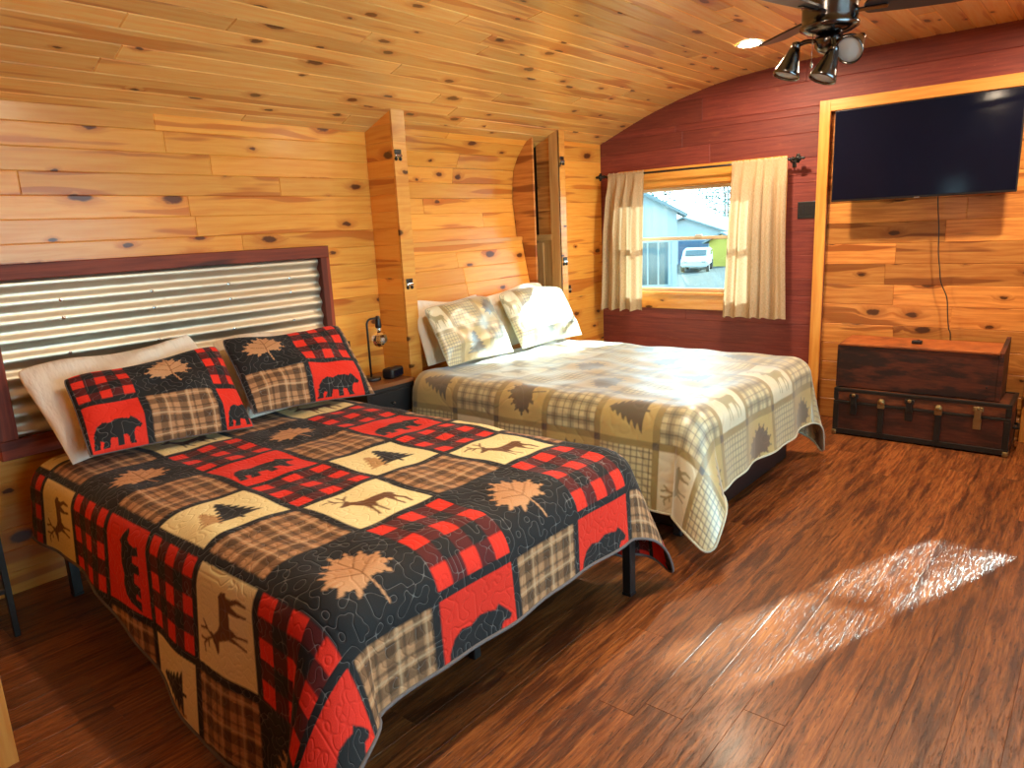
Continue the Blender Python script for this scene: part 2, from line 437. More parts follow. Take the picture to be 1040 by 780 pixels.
# red wall with two window openings and the television alcove
W1 = (-3.21, -1.99, .905, 1.775); W2 = (-.10, 1.12, .905, 1.775)
TVA = (-1.605, -.35, 0, 2.185)
P = Planks()
P.wall((0, YW+.02, 0), X, Z, -Y, -3.62, XR+.1, 0, 2.62, .172, 2.6, .02, holes=(W1, W2, TVA))
struct(P.build('wall_back', M['red']), 'red stained barn board wall with the window and television')
P = Planks(); P.wall((0, YW+.045, 0), X, Z, -Y, TVA[0]-.05, TVA[1]+.05, 0, TVA[3]+.03, .142, 1.1, .02)
struct(P.build('wall_back_panel', M['pine_rustic']), 'rustic orange pine boards behind the television')
P = Planks()
P.plank((TVA[0]-.072, YW, 0), Z, X, -Y, TVA[3]+.075, .072, .022, .002)
P.plank((TVA[1], YW, 0), Z, X, -Y, TVA[3]+.075, .072, .022, .002)
P.plank((TVA[0], YW, TVA[3]), X, Z, -Y, TVA[1]-TVA[0], .075, .022, .002)
struct(P.build('trim_television', M['pine_trim']), 'orange pine trim framing the television wall')
# outer cladding shell (with holes) for every wall so that no light leaks
def shell(name, segs):
    bm = nb()
    for lo, hi in segs: box(bm, lo, hi)
    return struct(obj(name, bm, M['white_paint']), name.replace('_', ' ')+' outside the room')
def holed(lo_u, hi_u, z0, z1, holes):
    segs = []; us = sorted({lo_u, hi_u}|{h[0] for h in holes}|{h[1] for h in holes})
    for a, b in zip(us, us[1:]):
        h = [h for h in holes if h[0] <= a+1e-6 and b <= h[1]+1e-6]
        if h: segs += [(a, b, z0, h[0][2]), (a, b, h[0][3], z1)]
        else: segs.append((a, b, z0, z1))
    return segs
shell('wall_back_cladding', [((a, YW+.05, c), (b, YW+.15, d)) for a, b, c, d in holed(-4.1, XR+.2, -.1, 2.75, (W1, W2))])
shell('wall_left_cladding', [((-4.1, YB-.15, -.1), (-3.98, YW+.15, 2.6))])
# right wall with two windows, front (behind the camera) wall with one
W3 = (.5, 3.7, .12, 2.02)     # y range on right wall
W5 = (-1.95, -1.68, 1.25, 1.9)     # x range on front wall
P = Planks(); P.wall((XR+.018, 0, 0), Y, Z, -X, YB, YW, 0, 2.3, .14, 2, holes=(W3,))
struct(P.build('wall_right', M['pine']), 'pine board wall on the right')
shell('wall_right_cladding', [((XR+.019, a, c), (XR+.12, b, d)) for a, b, c, d in holed(YB-.15, YW+.15, -.1, 2.5, (W3,))])
P = Planks(); P.wall((0, YB-.018, 0), X, Z, Y, -3.95, XR, 0, 2.62, .14, 2, holes=(W5,))
struct(P.build('wall_front', M['pine']), 'pine board wall behind the camera')
shell('wall_front_cladding', [((a, YB-.12, c), (b, YB-.019, d)) for a, b, c, d in holed(-4.1, XR+.2, -.1, 2.75, (W5,))])

# ------------------------------------------------------------------ windows
def window(name, o, U, N, h, label, rail=None, casing=.1, dl=None, dr=None):
    """opening (u0,u1,z0,z1) on the plane through o; N points into the room"""
    o = Vector(o); U = Vector(U); N = Vector(N); u0, u1, z0, z1 = h
    R4 = Matrix(((U.x, N.x, 0, o.x), (U.y, N.y, 0, o.y), (0, 0, 1, 0), (0, 0, 0, 1)))
    def bx(lst, bev=.003):
        bm = nb()
        for lo, hi in lst: box(bm, lo, hi, bev, 1, R4)
        bmesh.ops.recalc_face_normals(bm, faces=bm.faces[:]); return bm
    root = struct(thing(name, label, 'window'))
    c = casing
    P = Planks()
    P.plank(o+U*(u0-c)+Z*z1, U, Z, N, u1-u0+2*c, c*1.45, .02, .002)
    P.plank(o+U*(u0-c)+Z*(z0-c*1.3), U, Z, N, u1-u0+2*c, c*1.3, .02, .002)
    P.plank(o+U*(u0-c)+Z*z0, Z, U, N, z1-z0, c, .02, .002); P.plank(o+U*u1+Z*z0, Z, U, N, z1-z0, c, .02, .002)
    P.plank(o+U*(u0-.02)+Z*(z0-.012), U, N, Z, u1-u0+.04, .035, .022, .002)
    P.build('casing', M['pine_trim'], root)
    d = -.15
    obj('jamb', bx([((u0, d, z0), (u0+.012, 0, z1)), ((u1-.012, d, z0), (u1, 0, z1)), ((u0, d, z1-.012), (u1, 0, z1)), ((u0, d, z0), (u1, 0, z0+.012))], 0), M['pine_trim'], root)
    zm = rail or (z0+z1)/2
    for nm, a, b, dd in (('lower_sash', z0+.012, zm+.014, -.05), ('upper_sash', zm-.014, z1-.012, -.078)):
        s = .026
        f = obj(nm, bx([((u0+.012, dd-.024, a), (u0+.012+s, dd, b)), ((u1-.012-s, dd-.024, a), (u1-.012, dd, b)), ((u0+.012+s, dd-.024, a), (u1-.012-s, dd, a+s)), ((u0+.012+s, dd-.024, b-s), (u1-.012-s, dd, b))]), M['sash'], root)
        obj('pane', bx([((u0+.012+s, dd-.014, a+s), (u1-.012-s, dd-.010, b-s))], 0), M['glass'], f)
    bm = bx([((-.03+(u0+u1)/2, -.05, zm+.014), (.03+(u0+u1)/2, -.03, zm+.028))], .004)
    obj('latch', bm, M['white_paint'], root)
    return root
M['sash'] = plain('vinyl_sash', lin((226, 208, 180)), .45, var=.04)
window('window_1', (0, YW, 0), X, -Y, W1, 'double hung window with pine casing between tan curtains', 1.35)
window('window_2', (0, YW, 0), X, -Y, W2, 'double hung window right of the television', 1.35)
window('window_3', (XR, 0, 0), Y, -X, W3, 'wide window on the right wall')
window('window_4', (0, YB, 0), X, Y, W5, 'window behind the camera')

# ------------------------------------------------------------------ motifs (unit square, q up)
DEER = [(.20,.62),(.27,.66),(.30,.70),(.34,.71),(.39,.75),(.375,.68),(.43,.61),(.50,.565),(.65,.565),(.78,.575),(.83,.53),(.84,.46),(.805,.44),(.80,.36),(.835,.26),(.81,.10),(.785,.10),(.79,.25),(.74,.36),(.70,.24),(.71,.10),(.685,.10),(.665,.25),(.66,.40),(.52,.39),(.48,.28),(.49,.10),(.465,.10),(.455,.27),(.44,.36),(.41,.26),(.38,.12),(.355,.13),(.385,.28),(.39,.42),(.36,.50),(.33,.58),(.27,.58),(.21,.59)]
ANT = [((.335,.71),(.29,.80)),((.29,.80),(.22,.88)),((.30,.79),(.22,.78)),((.27,.83),(.27,.93)),((.345,.71),(.39,.82)),((.39,.82),(.37,.93)),((.385,.80),(.46,.88)),((.22,.88),(.15,.86))]
BEAR = [(.06,.30),(.08,.44),(.15,.57),(.26,.63),(.38,.60),(.50,.66),(.62,.65),(.72,.62),(.765,.67),(.80,.63),(.87,.56),(.94,.47),(.90,.42),(.82,.44),(.78,.38),(.76,.26),(.79,.16),(.68,.16),(.65,.32),(.57,.34),(.56,.16),(.45,.16),(.46,.30),(.34,.32),(.31,.16),(.18,.16),(.22,.27),(.16,.30),(.14,.16),(.03,.16)]
def leaf_poly():
    base = [(.50,.30),(.30,.20),(.33,.30),(.12,.30),(.20,.38),(.06,.46),(.20,.52),(.14,.62),(.27,.60),(.25,.72),(.37,.66),(.36,.82),(.46,.76),(.52,.92),(.58,.78),(.70,.86),(.68,.70),(.82,.76),(.78,.62),(.93,.60),(.83,.50),(.93,.40),(.78,.40),(.80,.28),(.64,.34)]
    out = []
    for (a, b), (c, d) in zip(base, base[1:]+base[:1]):
        out.append((a, b))
        mx, my = (a+c)/2, (b+d)/2; L = math.hypot(c-a, d-b)
        nx, ny = (d-b)/L, -(c-a)/L
        if L > .12: out += [((a*2+c)/3, (b*2+d)/3), (mx+nx*.022, my+ny*.022), ((a+c*2)/3+nx*-.012, (b+d*2)/3+ny*-.012)]
    return out
LEAF = leaf_poly()
def pine_poly(cx, w, y0, y1, n=5):
    L = []; R_ = []
    for i in range(n):
        t0 = i/n; t1 = (i+1)/n
        ya = y0+(y1-y0)*t0; wa = w*(1-t0*.88)
        yb = y0+(y1-y0)*(t0+.85/n); wb = w*(1-t1)*.62+.012
        for k in range(3):
            f = k/3; R_.append((cx+wa-(wa-wb)*f, ya+(yb-ya)*f+(.012 if k % 2 else 0))); L.append((cx-wa+(wa-wb)*f, ya+(yb-ya)*f+(.012 if k % 2 else 0)))
        R_.append((cx+wb, yb)); L.append((cx-wb, yb))
    return R_+[(cx, y1)]+L[::-1]+[(cx-.02, y0), (cx-.02, y0-.07), (cx+.02, y0-.07), (cx+.02, y0)]
def inpoly(p, q, poly):
    r = np.zeros(p.shape, bool); n = len(poly)
    for i in range(n):
        x1, y1 = poly[i]; x2, y2 = poly[(i+1) % n]
        if y1 == y2: continue
        c = ((q > y1) != (q > y2)) & (p < (x2-x1)*(q-y1)/(y2-y1)+x1)
        r ^= c
    return r
def onseg(p, q, segs, w):
    r = np.zeros(p.shape, bool)
    for (x1, y1), (x2, y2) in segs:
        dx, dy = x2-x1, y2-y1; t = np.clip(((p-x1)*dx+(q-y1)*dy)/(dx*dx+dy*dy), 0, 1)
        r |= np.hypot(p-x1-t*dx, q-y1-t*dy) < w
    return r
C_ = lambda *c: np.array(lin(c))
PAL_R = dict(black=C_(30, 30, 32), red=C_(226, 48, 30), maroon=C_(86, 26, 26), cream=C_(240, 224, 168), brown=C_(120, 78, 44), tan=C_(196, 146, 104), dk=C_(58, 38, 34), lt=C_(206, 174, 136), pine=C_(34, 34, 36), ghost=C_(190, 150, 100))
PAL_T = dict(black=C_(62, 62, 46), cream=C_(206, 198, 150), tan=C_(192, 170, 98), olive=C_(122, 112, 66), dk=C_(44, 44, 34), lt=C_(226, 222, 190), deer=C_(150, 146, 96), sash=C_(146, 130, 70))

def cell_red(kind, p, q):
    n = len(p); c = np.zeros((n, 3)); L = PAL_R
    if kind == 'leaf':
        p = (p-.5)/.86+.5; q = (q-.5)/.86+.5; c[:] = L['black']; m = inpoly(p, q, LEAF) | onseg(p, q, [((.53, .35), (.60, .06))], .012); c[m] = L['tan']
        vein = onseg(p, q, [((.53, .30), (.52, .80)), ((.53, .40), (.25, .52)), ((.53, .42), (.80, .58)), ((.53, .55), (.38, .68)), ((.53, .55), (.68, .70))], .007); c[m & vein] = L['brown']*1.2
    elif kind == 'deer':
        c[:] = L['cream']; c[inpoly(p, q, DEER) | onseg(p, q, ANT, .012)] = L['brown']*.85
    elif kind == 'bear':
        c[:] = L['red']; c[inpoly(p, q*1.12-.06, BEAR)] = L['black']
    elif kind == 'pine':
        c[:] = L['cream']; c[inpoly(p, q, pine_poly(.34, .20, .30, .72))] = L['ghost']; c[inpoly(p, q, pine_poly(.58, .26, .28, .86, 6))] = L['pine']
    elif kind == 'check':
        a = (np.floor(p*5).astype(int) % 2 == 0); b = (np.floor(q*5).astype(int) % 2 == 0)
        c[:] = L['black']; c[a ^ b] = L['maroon']; c[a & b] = L['red']*1.05
    else:  # brown plaid
        c[:] = L['tan']*.84
        def st(t, f, ph, w): return np.abs(((t*f+ph) % 1)-.5) < w
        for t in (p, q):
            c[st(t, 3, .0, .17)] *= .45; c[st(t, 3, .5, .05)] *= .5
        for t in (p, q): m = st(t, 3, .5+.22, .035); c[m] = c[m]*.4+L['lt']*.6
    return c
def cell_tan(kind, p, q):
    n = len(p); c = np.zeros((n, 3)); L = PAL_T
    if kind == 'leaf': c[:] = L['tan']; c[inpoly(p, q, LEAF) | onseg(p, q, [((.53, .35), (.60, .06))], .014)] = L['black']
    elif kind == 'deer': c[:] = L['lt']; c[inpoly(p, q, DEER) | onseg(p, q, ANT, .014)] = L['deer']
    elif kind == 'pine': c[:] = L['tan']; c[inpoly(p, q, pine_poly(.5, .40, .2, .9, 6))] = L['black']
    elif kind == 'plaid':
        c[:] = L['cream']
        for t in (p, q):
            f = (t*3) % 1; m = np.abs(f-.5) < .2; c[m] *= .62; m = np.abs(f-.5) < .04; c[m] *= .5; m = np.abs(((t*3+.5) % 1)-.5) < .03; c[m] *= .45
    else:  # small check
        c[:] = L['cream']
        for t in (p, q):
            f = (t*9) % 1; c[np.abs(f-.5) < .13] *= .42
    return c

def paint(u, v, ub, vb, kindf, cellf, sash, sash_col, square=None):
    """colours for material points; ub, vb ascending block borders; kindf(i,j)"""
    col = np.tile(sash_col, (len(u), 1)).astype(float)
    iu = np.searchsorted(ub, u)-1; iv = np.searchsorted(vb, v)-1
    for i in range(len(ub)-1):
        for j in range(len(vb)-1):
            m = (iu == i) & (iv == j)
            if not m.any(): continue
            h = ub[i+1]-ub[i]; w = vb[j+1]-vb[j]; s = sash/2
            p = (v[m]-vb[j]-s)/(w-2*s); q = (ub[i+1]-s-u[m])/(h-2*s)
            ins = (p > 0) & (p < 1) & (q > 0) & (q < 1)
            cc = col[m]; cc[ins] = cellf(kindf(i, j), p[ins], q[ins])
            if square is not None:
                k = ((p < 0) | (p > 1)) & ((q < 0) | (q > 1)); cc[k] = square
            col[m] = cc
    return col

def add_col(me, col):
    a = me.color_attributes.new('Col', 'FLOAT_COLOR', 'POINT')
    a.data.foreach_set('color', np.c_[col, np.ones(len(col))].astype(np.float32).ravel())

# ------------------------------------------------------------------ draped quilts
def make_drape(b):
    xf, y0, y1, zt, R_ = b['xf'], b['y0'], b['y1'], b['zt'], b['R']
    def drape(u, v):
        u = np.asarray(u, float); v = np.asarray(v, float)
        ax = np.maximum(0, u-(xf-R_)); an = np.maximum(0, y0+R_-v); af = np.maximum(0, v-(y1-R_)); ay = an+af
        sg = np.where(an > 0, -1.0, 1.0); rho = np.hypot(ax, ay); th = np.arctan2(ay, ax+1e-9)
        s2 = np.abs(np.sin(2*th))
        lean = b['lean_foot']*np.cos(th)**2+b['lean_side']*np.sin(th)**2
        fm = np.radians(90-lean-np.where(an > 0, b['cone'], b['cone_far'])*s2**.75)
        L = rho-R_*fm; ph = np.where(L < 0, rho/R_, fm)
        r = R_*np.sin(ph)+np.maximum(0, L)*np.cos(fm); d = R_*(1-np.cos(ph))+np.maximum(0, L)*np.sin(fm)
        hang = np.clip(d/.35, 0, 1.4)
        s_ = np.where(ax > ay, v, u)
        rip = b['rip']*hang*(np.sin(s_*b['k']+b['ph'])+.5*np.sin(s_*b['k']*2.3+1+b['ph']))*(1-s2)
        tw = b.get('twist', 0)*s2**2*np.clip(rho-R_, 0, 1)
        r = r+rip
        x = np.minimum(u, xf-R_)+r*np.cos(th)-tw*np.sin(th)*0; y = np.clip(v, y0+R_, y1-R_)+sg*r*np.sin(th)
        cdir = (math.cos(b.get('fold', .8)), math.sin(b.get('fold', .8)))
        x = x+tw*cdir[0]; y = y+tw*cdir[1]*sg
        top = 1-np.clip(d/.05, 0, 1)
        z = zt-d+top*(.004*np.sin(u*9+v*4)*np.sin(v*7-u*2)+.003*np.sin(u*21-v*13)+.002*np.sin(v*33+u*11))
        und = np.maximum(0, .018-z); z = np.maximum(z, .018+.01*np.sin(18*u+14*v)*(und > 0))
        x = x+und*.5*np.cos(th); y = y+und*.5*np.sin(th)*sg
        return np.stack([x, y, z], -1)
    return drape

def make_quilt(name, b, uh, uf, vn, vf, colorf, mat, bind_mat, step=.0043, rc=.10):
    """vn(u), vf(u): near and far hem in material coordinates"""
    drape = make_drape(b)
    nu = int((uf-uh)/step); us = np.linspace(uh, uf, nu+1)
    nv = int((vf(uf)-vn(uf))/step); t = np.linspace(0, 1, nv+1)
    U = np.repeat(us[:, None], nv+1, 1); lo = vn(us)[:, None]; hi = vf(us)[:, None]; V = lo+(hi-lo)*t[None, :]
    Pp = drape(U, V).reshape(-1, 3); u = U.ravel(); v = V.ravel()
    cn = vn(np.array([uf]))[0]; cf = vf(np.array([uf]))[0]
    ok = np.ones(len(u), bool)
    for cvv, sg in ((cn, 1), (cf, -1)):
        du = u-(uf-rc); dv = (cvv+sg*rc-v)*sg
        ok &= ~((du > 0) & (dv > 0) & (np.hypot(du, dv) > rc))
    idx = np.arange((nu+1)*(nv+1)).reshape(nu+1, nv+1)
    F = np.stack([idx[:-1, :-1], idx[1:, :-1], idx[1:, 1:], idx[:-1, 1:]], -1).reshape(-1, 4)
    F = F[ok[F].all(1)]
    used = np.zeros(len(u), bool); used[F] = True; rm = np.cumsum(used)-1
    F = rm[F]; Pp = Pp[used]; u = u[used]; v = v[used]
    me = bpy.data.meshes.new(name); me.from_pydata(Pp.tolist(), [], F.tolist())
    uvl = me.uv_layers.new(name='UVMap'); li = F.ravel()
    uvl.data.foreach_set('uv', np.stack([u[li], v[li]], -1).astype(np.float32).ravel())
    add_col(me, sum(colorf(u+a, v+b_) for a, b_ in ((-.0012, -.0018), (.0018, -.0012), (.0012, .0018), (-.0018, .0012)))/4); me.shade_smooth(); me.update()
    o = link_mesh(name, me, mat)
    # hem binding
    c = []
    for uu in np.arange(uh, uf-rc, .03): c.append((uu, vn(np.array([uu]))[0]))
    for a in np.linspace(0, PI/2, 10): c.append((uf-rc+rc*math.sin(a), cn+rc-rc*math.cos(a)))
    for vv in np.arange(cn+rc+.03, cf-rc, .03): c.append((uf, vv))
    for a in np.linspace(0, PI/2, 10): c.append((uf-rc+rc*math.cos(a), cf-rc+rc*math.sin(a)))
    for uu in np.arange(uf-rc-.03, uh, -.03): c.append((uu, vf(np.array([uu]))[0]))
    c = np.array(c); bp = drape(c[:, 0], c[:, 1])
    bm = nb(); tube(bm, bp.tolist(), .006, 8); obj('binding', bm, bind_mat, o, True)
    return o

# --- bed one (plaid)
B1 = dict(xf=-1.34, y0=.835, y1=2.37, zt=.632, R=.13, lean_foot=2, lean_side=5, cone=24, cone_far=18, rip=.008, k=9.0, ph=.6, twist=.0)
ub1 = np.array([-3.93, -3.605, -3.28, -2.955, -2.63, -2.305, -1.98, -1.655, -1.27, -.93, -.60])
vb1 = np.array([-.14, .20, .53, .865, 1.20, 1.535, 1.88, 2.22, 2.555, 2.89, 3.2])
# row index i from the head: i=7 is the foot edge row (R0), i=8 hangs on the foot end
EVEN = {8: 'bear', 7: 'check', 6: 'deer', 5: 'check', 4: 'bear', 3: 'check', 2: 'deer', 1: 'check', 0: 'bear', 9: 'check'}
ODD = {8: 'plaid', 7: 'leaf', 6: 'plaid', 5: 'pine', 4: 'plaid', 3: 'leaf', 2: 'plaid', 1: 'pine', 0: 'plaid', 9: 'leaf'}
def kind1(i, j): return (EVEN if (j-2) % 2 == 0 else ODD)[i]
col1 = lambda u, v: paint(u, v, ub1, vb1, kind1, cell_red, .03, PAL_R['black'])
sm = lambda x: x*x*(3-2*x)
vn1 = lambda u: .56-.30*sm(np.clip((u+3.0)/1.2, 0, 1))
vf1 = lambda u: 2.84+.0*u
q1 = make_quilt('quilt', B1, -3.42, -1.055, vn1, vf1, col1, M['quilt_red'], M['binding_dark'])
tag(q1, 'black and red patchwork quilt with bears, deer and leaves on the near bed', 'quilt')
# --- bed two (tan)
B2 = dict(xf=-1.33, y0=2.84, y1=4.46, zt=.652, R=.12, lean_foot=4, lean_side=4, cone=26, cone_far=10, rip=.014, k=8.0, ph=2.2, twist=.0)
ub2 = np.array([-3.86, -3.53, -3.20, -2.87, -2.54, -2.21, -1.88, -1.55, -1.22, -.89, -.55])
vb2 = np.array([2.05, 2.38, 2.71, 3.04, 3.37, 3.70, 4.03, 4.36, 4.69, 5.02, 5.4])
def kind2(i, j):
    if (i+j) % 2 == 1: return 'plaid' if j % 2 == 0 else 'smallcheck'
    if j % 2 == 0: return ('leaf', 'pine')[(i//2) % 2]
    return 'deer' if (i//2) % 2 == 1 else 'leaf'
col2 = lambda u, v: paint(u, v, ub2, vb2, lambda i, j: kind2(i, j), cell_tan, .036, PAL_T['sash'], PAL_T['dk'])
vn2 = lambda u: 2.84-.44+.0*u
vf2 = lambda u: 4.46+.47+.0*u
q2 = make_quilt('quilt', B2, -3.225, -.98, vn2, vf2, col2, M['quilt_tan'], M['binding_pale'])
tag(q2, 'tan and olive patchwork quilt with pale sheen on the far bed', 'quilt')

# ------------------------------------------------------------------ bed frames and mattresses
def bed_frame(x0, x1, y0, y1, zr, label, base=False):
    t = thing('bed_frame', label, 'bed frame', ((x0+x1)/2, (y0+y1)/2, 0))
    loc = Vector(t.location)
    def part(nm, boxes, m=M['black_metal'], bev=.003):
        bm = nb()
        for lo, hi in boxes: box(bm, Vector(lo)-loc, Vector(hi)-loc, bev, 1)
        return obj(nm, bm, m, t)
    for xx in (x0, (x0+x1)/2-.02, x1-.04):
        for yy in (y0, y1-.04):
            l = part('leg', [((xx, yy, .012), (xx+.04, yy+.04, zr-.04))]); part('foot_cap', [((xx-.002, yy-.002, 0), (xx+.042, yy+.042, .014))], M['black_plastic'])
    ym = (y0+y1)/2
    for xx in (x0+.35, x1-.26, (x0+x1)/2): part('leg', [((xx, ym-.02, 0), (xx+.035, ym+.015, zr-.04))])
    part('side_rail', [((x0, y0, zr-.045), (x1, y0+.04, zr))]); part('side_rail', [((x0, y1-.04, zr-.045), (x1, y1, zr))])
    part('foot_rail', [((x1-.04, y0+.04, zr-.045), (x1, y1-.04, zr))]); part('head_rail', [((x0, y0+.04, zr-.045), (x0+.04, y1-.04, zr))])
    part('centre_rail', [((x0+.04, ym-.02, zr-.045), (x1-.04, ym+.02, zr-.003))])
    for k in range(9):
        xx = x0+.12+k*(x1-x0-.3)/8; part('slat', [((xx, y0+.04, zr-.02), (xx+.05, y1-.04, zr-.002))], M['black_metal'], 0)
    if base: part('base_board', [((x0+.1, y0+.06, .01), (x1+.02, y1-.06, .19))], M['black_plastic'], .004)
    return t
bed_frame(-3.40, -1.372, .90, 2.335, .315, 'black metal platform bed frame under the plaid quilt')
bed_frame(-3.28, -1.47, 2.93, 4.38, .30, 'black bed frame under the tan quilt', True)
def mattress(lo, hi, label):
    bm = nb(); box(bm, lo, hi, .07, 4); o = obj('mattress', bm, M['mattress'], None, True); tag(o, label, 'mattress'); return o
m1 = mattress((-3.42, .89, .318), (-1.40, 2.318, .612), 'pale mattress hidden under the plaid quilt')
bm = nb(); box(bm, (-1.3705, 1.90, .285), (-1.3685, 2.03, .36), .001, 1); obj('care_tag', bm, M['mattress'], m1)
mattress((-3.30, 2.90, .303), (-1.40, 4.40, .632), 'pale mattress hidden under the tan quilt')

# ------------------------------------------------------------------ pillows
def pillow(name, w, h, T, bc, up, yaw, mat, zmin, colorf=None, piping=None, n=(90, 70), lump=1.0, seed=0, flange=0.0, sag=0.0, back=.5):
    r_ = np.random.default_rng(seed); ph = r_.uniform(0, 6, 6)
    p = np.linspace(-1, 1, n[0]+1); q = np.linspace(-1, 1, n[1]+1)
    p = np.sign(p)*np.abs(p)**.8; q = np.sign(q)*np.abs(q)**.8
    Pg, Qg = np.meshgrid(p, q, indexing='ij')
    core_p = np.clip(Pg/(1-flange), -1, 1); core_q = np.clip(Qg/(1-flange*w/h), -1, 1)
    base = ((1-np.abs(core_p)**2.6)*(1-np.abs(core_q)**2.6))**.5
    f = T/2*base*(1-.15*Qg)*(1-.65*np.clip((-Qg-.5)/.5, 0, 1))
    f = f*(1+.10*lump*np.sin(3*Pg+ph[0])*np.sin(3.4*Qg+ph[1]))+lump*.006*base*(np.sin(9*Pg+4*Qg+ph[2])+np.sin(7*Qg-6*Pg+ph[3]))
    cr = np.abs(Pg)**5*np.abs(Qg)**5; xx = Pg*w/2*(1-.03*(1-Qg**2)*np.abs(Pg)**3-.05*cr*np.where(Qg > 0, 1, .2)); yy = Qg*h/2*(1-.05*(1-Pg**2)*np.abs(Qg)**3-.09*cr*np.where(Qg > 0, 1, .15)-sag*(Qg+1)/2*((1-Pg)/2)**1.3*.8)
    yy = yy-.018*lump*np.cos(Pg*2.2+ph[4])*(Qg > 0)*Qg
    up = Vector(up).normalized(); wd = Vector((-math.sin(yaw), math.cos(yaw), 0)); wd = (wd-up*wd.dot(up)).normalized(); nn = wd.cross(up)
    A = np.array([wd, up, nn])
    c = np.array(bc)+np.array(up)*h/2
    fr = np.stack([xx, yy, f+.002], -1).reshape(-1, 3)@A+c; bk = np.stack([xx, yy, -f*back-.002], -1).reshape(-1, 3)@A+c
    V = np.r_[fr, bk]; V[:, 2] += zmin-V[:, 2].min()
    N0 = len(fr); idx = np.arange(N0).reshape(n[0]+1, n[1]+1)
    F = np.stack([idx[:-1, :-1], idx[1:, :-1], idx[1:, 1:], idx[:-1, 1:]], -1).reshape(-1, 4)
    Fb = F[:, ::-1]+N0
    rim = np.r_[idx[:, 0], idx[-1, 1:], idx[-2::-1, -1], idx[0, -2:0:-1]]
    rim2 = np.roll(rim, -1); Fr = np.stack([rim2, rim, rim+N0, rim2+N0], -1)
    FF = np.r_[F, Fb, Fr]
    me = bpy.data.meshes.new(name); me.from_pydata(V.tolist(), [], FF.tolist())
    uvl = me.uv_layers.new(name='UVMap'); uvp = np.stack([(Qg*h/2).ravel(), (Pg*w/2).ravel()], -1); uvp = np.r_[uvp, uvp+3]
    uvl.data.foreach_set('uv', uvp[FF.ravel()].astype(np.float32).ravel())
    if colorf is not None:
        cc = colorf(((Pg+1)/2).ravel(), ((Qg+1)/2).ravel()); add_col(me, np.r_[cc, cc])
    me.shade_smooth(); me.update()
    o = link_mesh(name, me, mat)
    if piping is not None:
        pl = (V[rim]+V[rim+N0])/2
        bm = nb(); tube(bm, pl[::2].tolist()+[pl[0].tolist()], .0035, 6); obj('piping', bm, piping, o, True)
    return o
def sham_col(layout, cols, rows, edge=True):
    def f(p, q):
        pb = np.array(cols); qb = np.array(rows)
        col = np.tile(PAL_R['black'], (len(p), 1)).astype(float)
        ip = np.searchsorted(pb, p)-1; iq = np.searchsorted(qb, q)-1
        for i in range(len(pb)-1):
            for j in range(len(qb)-1):
                m = (ip == i) & (iq == j)
                if not m.any(): continue
                a = (p[m]-pb[i])/(pb[i+1]-pb[i]); b = (q[m]-qb[j])/(qb[j+1]-qb[j])
                a = (a-.05)/.9; b = (b-.05)/.9; ins = (a > 0) & (a < 1) & (b > 0) & (b < 1)
                k = layout[j][i]; cc = col[m]
                if k: cc[ins] = cell_red(k, a[ins], b[ins])
                col[m] = cc
        return col
    return f
up1 = (-.30, .03, .36)
s1 = pillow('pillow_sham', .70, .465, .14, (-3.01, 1.30, .66), up1, .04, M['quilt_red'], .647,
    sham_col([['bear', 'plaid', 'bear'], ['check', 'leaf', 'check']], [-.0, .34, .80, 1.14], [-.10, .46, 1.04]), M['binding_dark'], n=(180, 130), seed=3, sag=.42)
tag(s1, 'near plaid patchwork sham with leaf in the middle, left of the two', 'pillow')
s2 = pillow('pillow_sham', .72, .47, .14, (-3.03, 2.03, .66), up1, .05, M['quilt_red'], .647,
    sham_col([['plaid', 'bear', 'plaid'], ['leaf', 'check', 'plaid']], [.0, .46, .93, 1.4], [-.10, .45, 1.04]), M['binding_dark'], n=(180, 130), seed=5, sag=.14)
tag(s2, 'plaid patchwork sham with leaf at its left, beside the nightstand lamp', 'pillow')
upw = (-.30, -.06, .36)
w1 = pillow('white_pillow', .78, .48, .125, (-3.175, 1.31, .66), upw, .0, M['white_cloth'], .645, None, None, back=.9, seed=8, lump=1.9, sag=.08)
tag(w1, 'white pillow behind the left plaid sham, its side hanging out', 'pillow')
w2 = pillow('white_pillow', .71, .47, .11, (-3.165, 2.075, .66), (-.30, .0, .36), .0, M['white_cloth'], .645, None, None, seed=9, lump=1.4)
tag(w2, 'white pillow mostly hidden behind the right plaid sham', 'pillow')
def tan_sham(seed):
    def f(p, q):
        pb = np.array([-.22, .16, .55, .94, 1.3]); qb = np.array([-.3, .42, 1.0, 1.6])
        return paint(1-q, p, np.array([-.02, .5, 1.02]), np.array([-.1, .2, .62, 1.04]), lambda i, j: [['deer', 'smallcheck', 'leaf'], ['smallcheck', 'pine', 'plaid']][i][(j+0) % 3], cell_tan, .05, PAL_T['sash'])
    return f
up2 = (-.22, 0, .40)
t1 = pillow('pillow_sham', .66, .43, .15, (-3.09, 3.345, .66), up2, .05, M['quilt_tan'], .668, tan_sham(1), M['binding_pale'], n=(150, 110), seed=12)
tag(t1, 'tan patchwork sham on the far bed, next to the partition edge', 'pillow')
t2 = pillow('pillow_sham', .76, .44, .15, (-3.09, 4.12, .66), up2, .03, M['quilt_tan'], .668, tan_sham(2), M['binding_pale'], n=(150, 110), seed=15)
tag(t2, 'tan patchwork sham on the far bed, closest to the window', 'pillow')
upb = (-.14, 0, .42)
tag(pillow('white_pillow', .64, .43, .12, (-3.29, 3.36, .66), upb, 0, M['white_cloth'], .66, None, None, seed=18, lump=1.4), 'white pillow peeking out behind the tan sham by the partition', 'pillow')
tag(pillow('white_pillow', .70, .43, .12, (-3.29, 4.08, .66), upb, 0, M['white_cloth'], .66, None, None, seed=19, lump=1.4), 'white pillow behind the tan sham closest to the window', 'pillow')

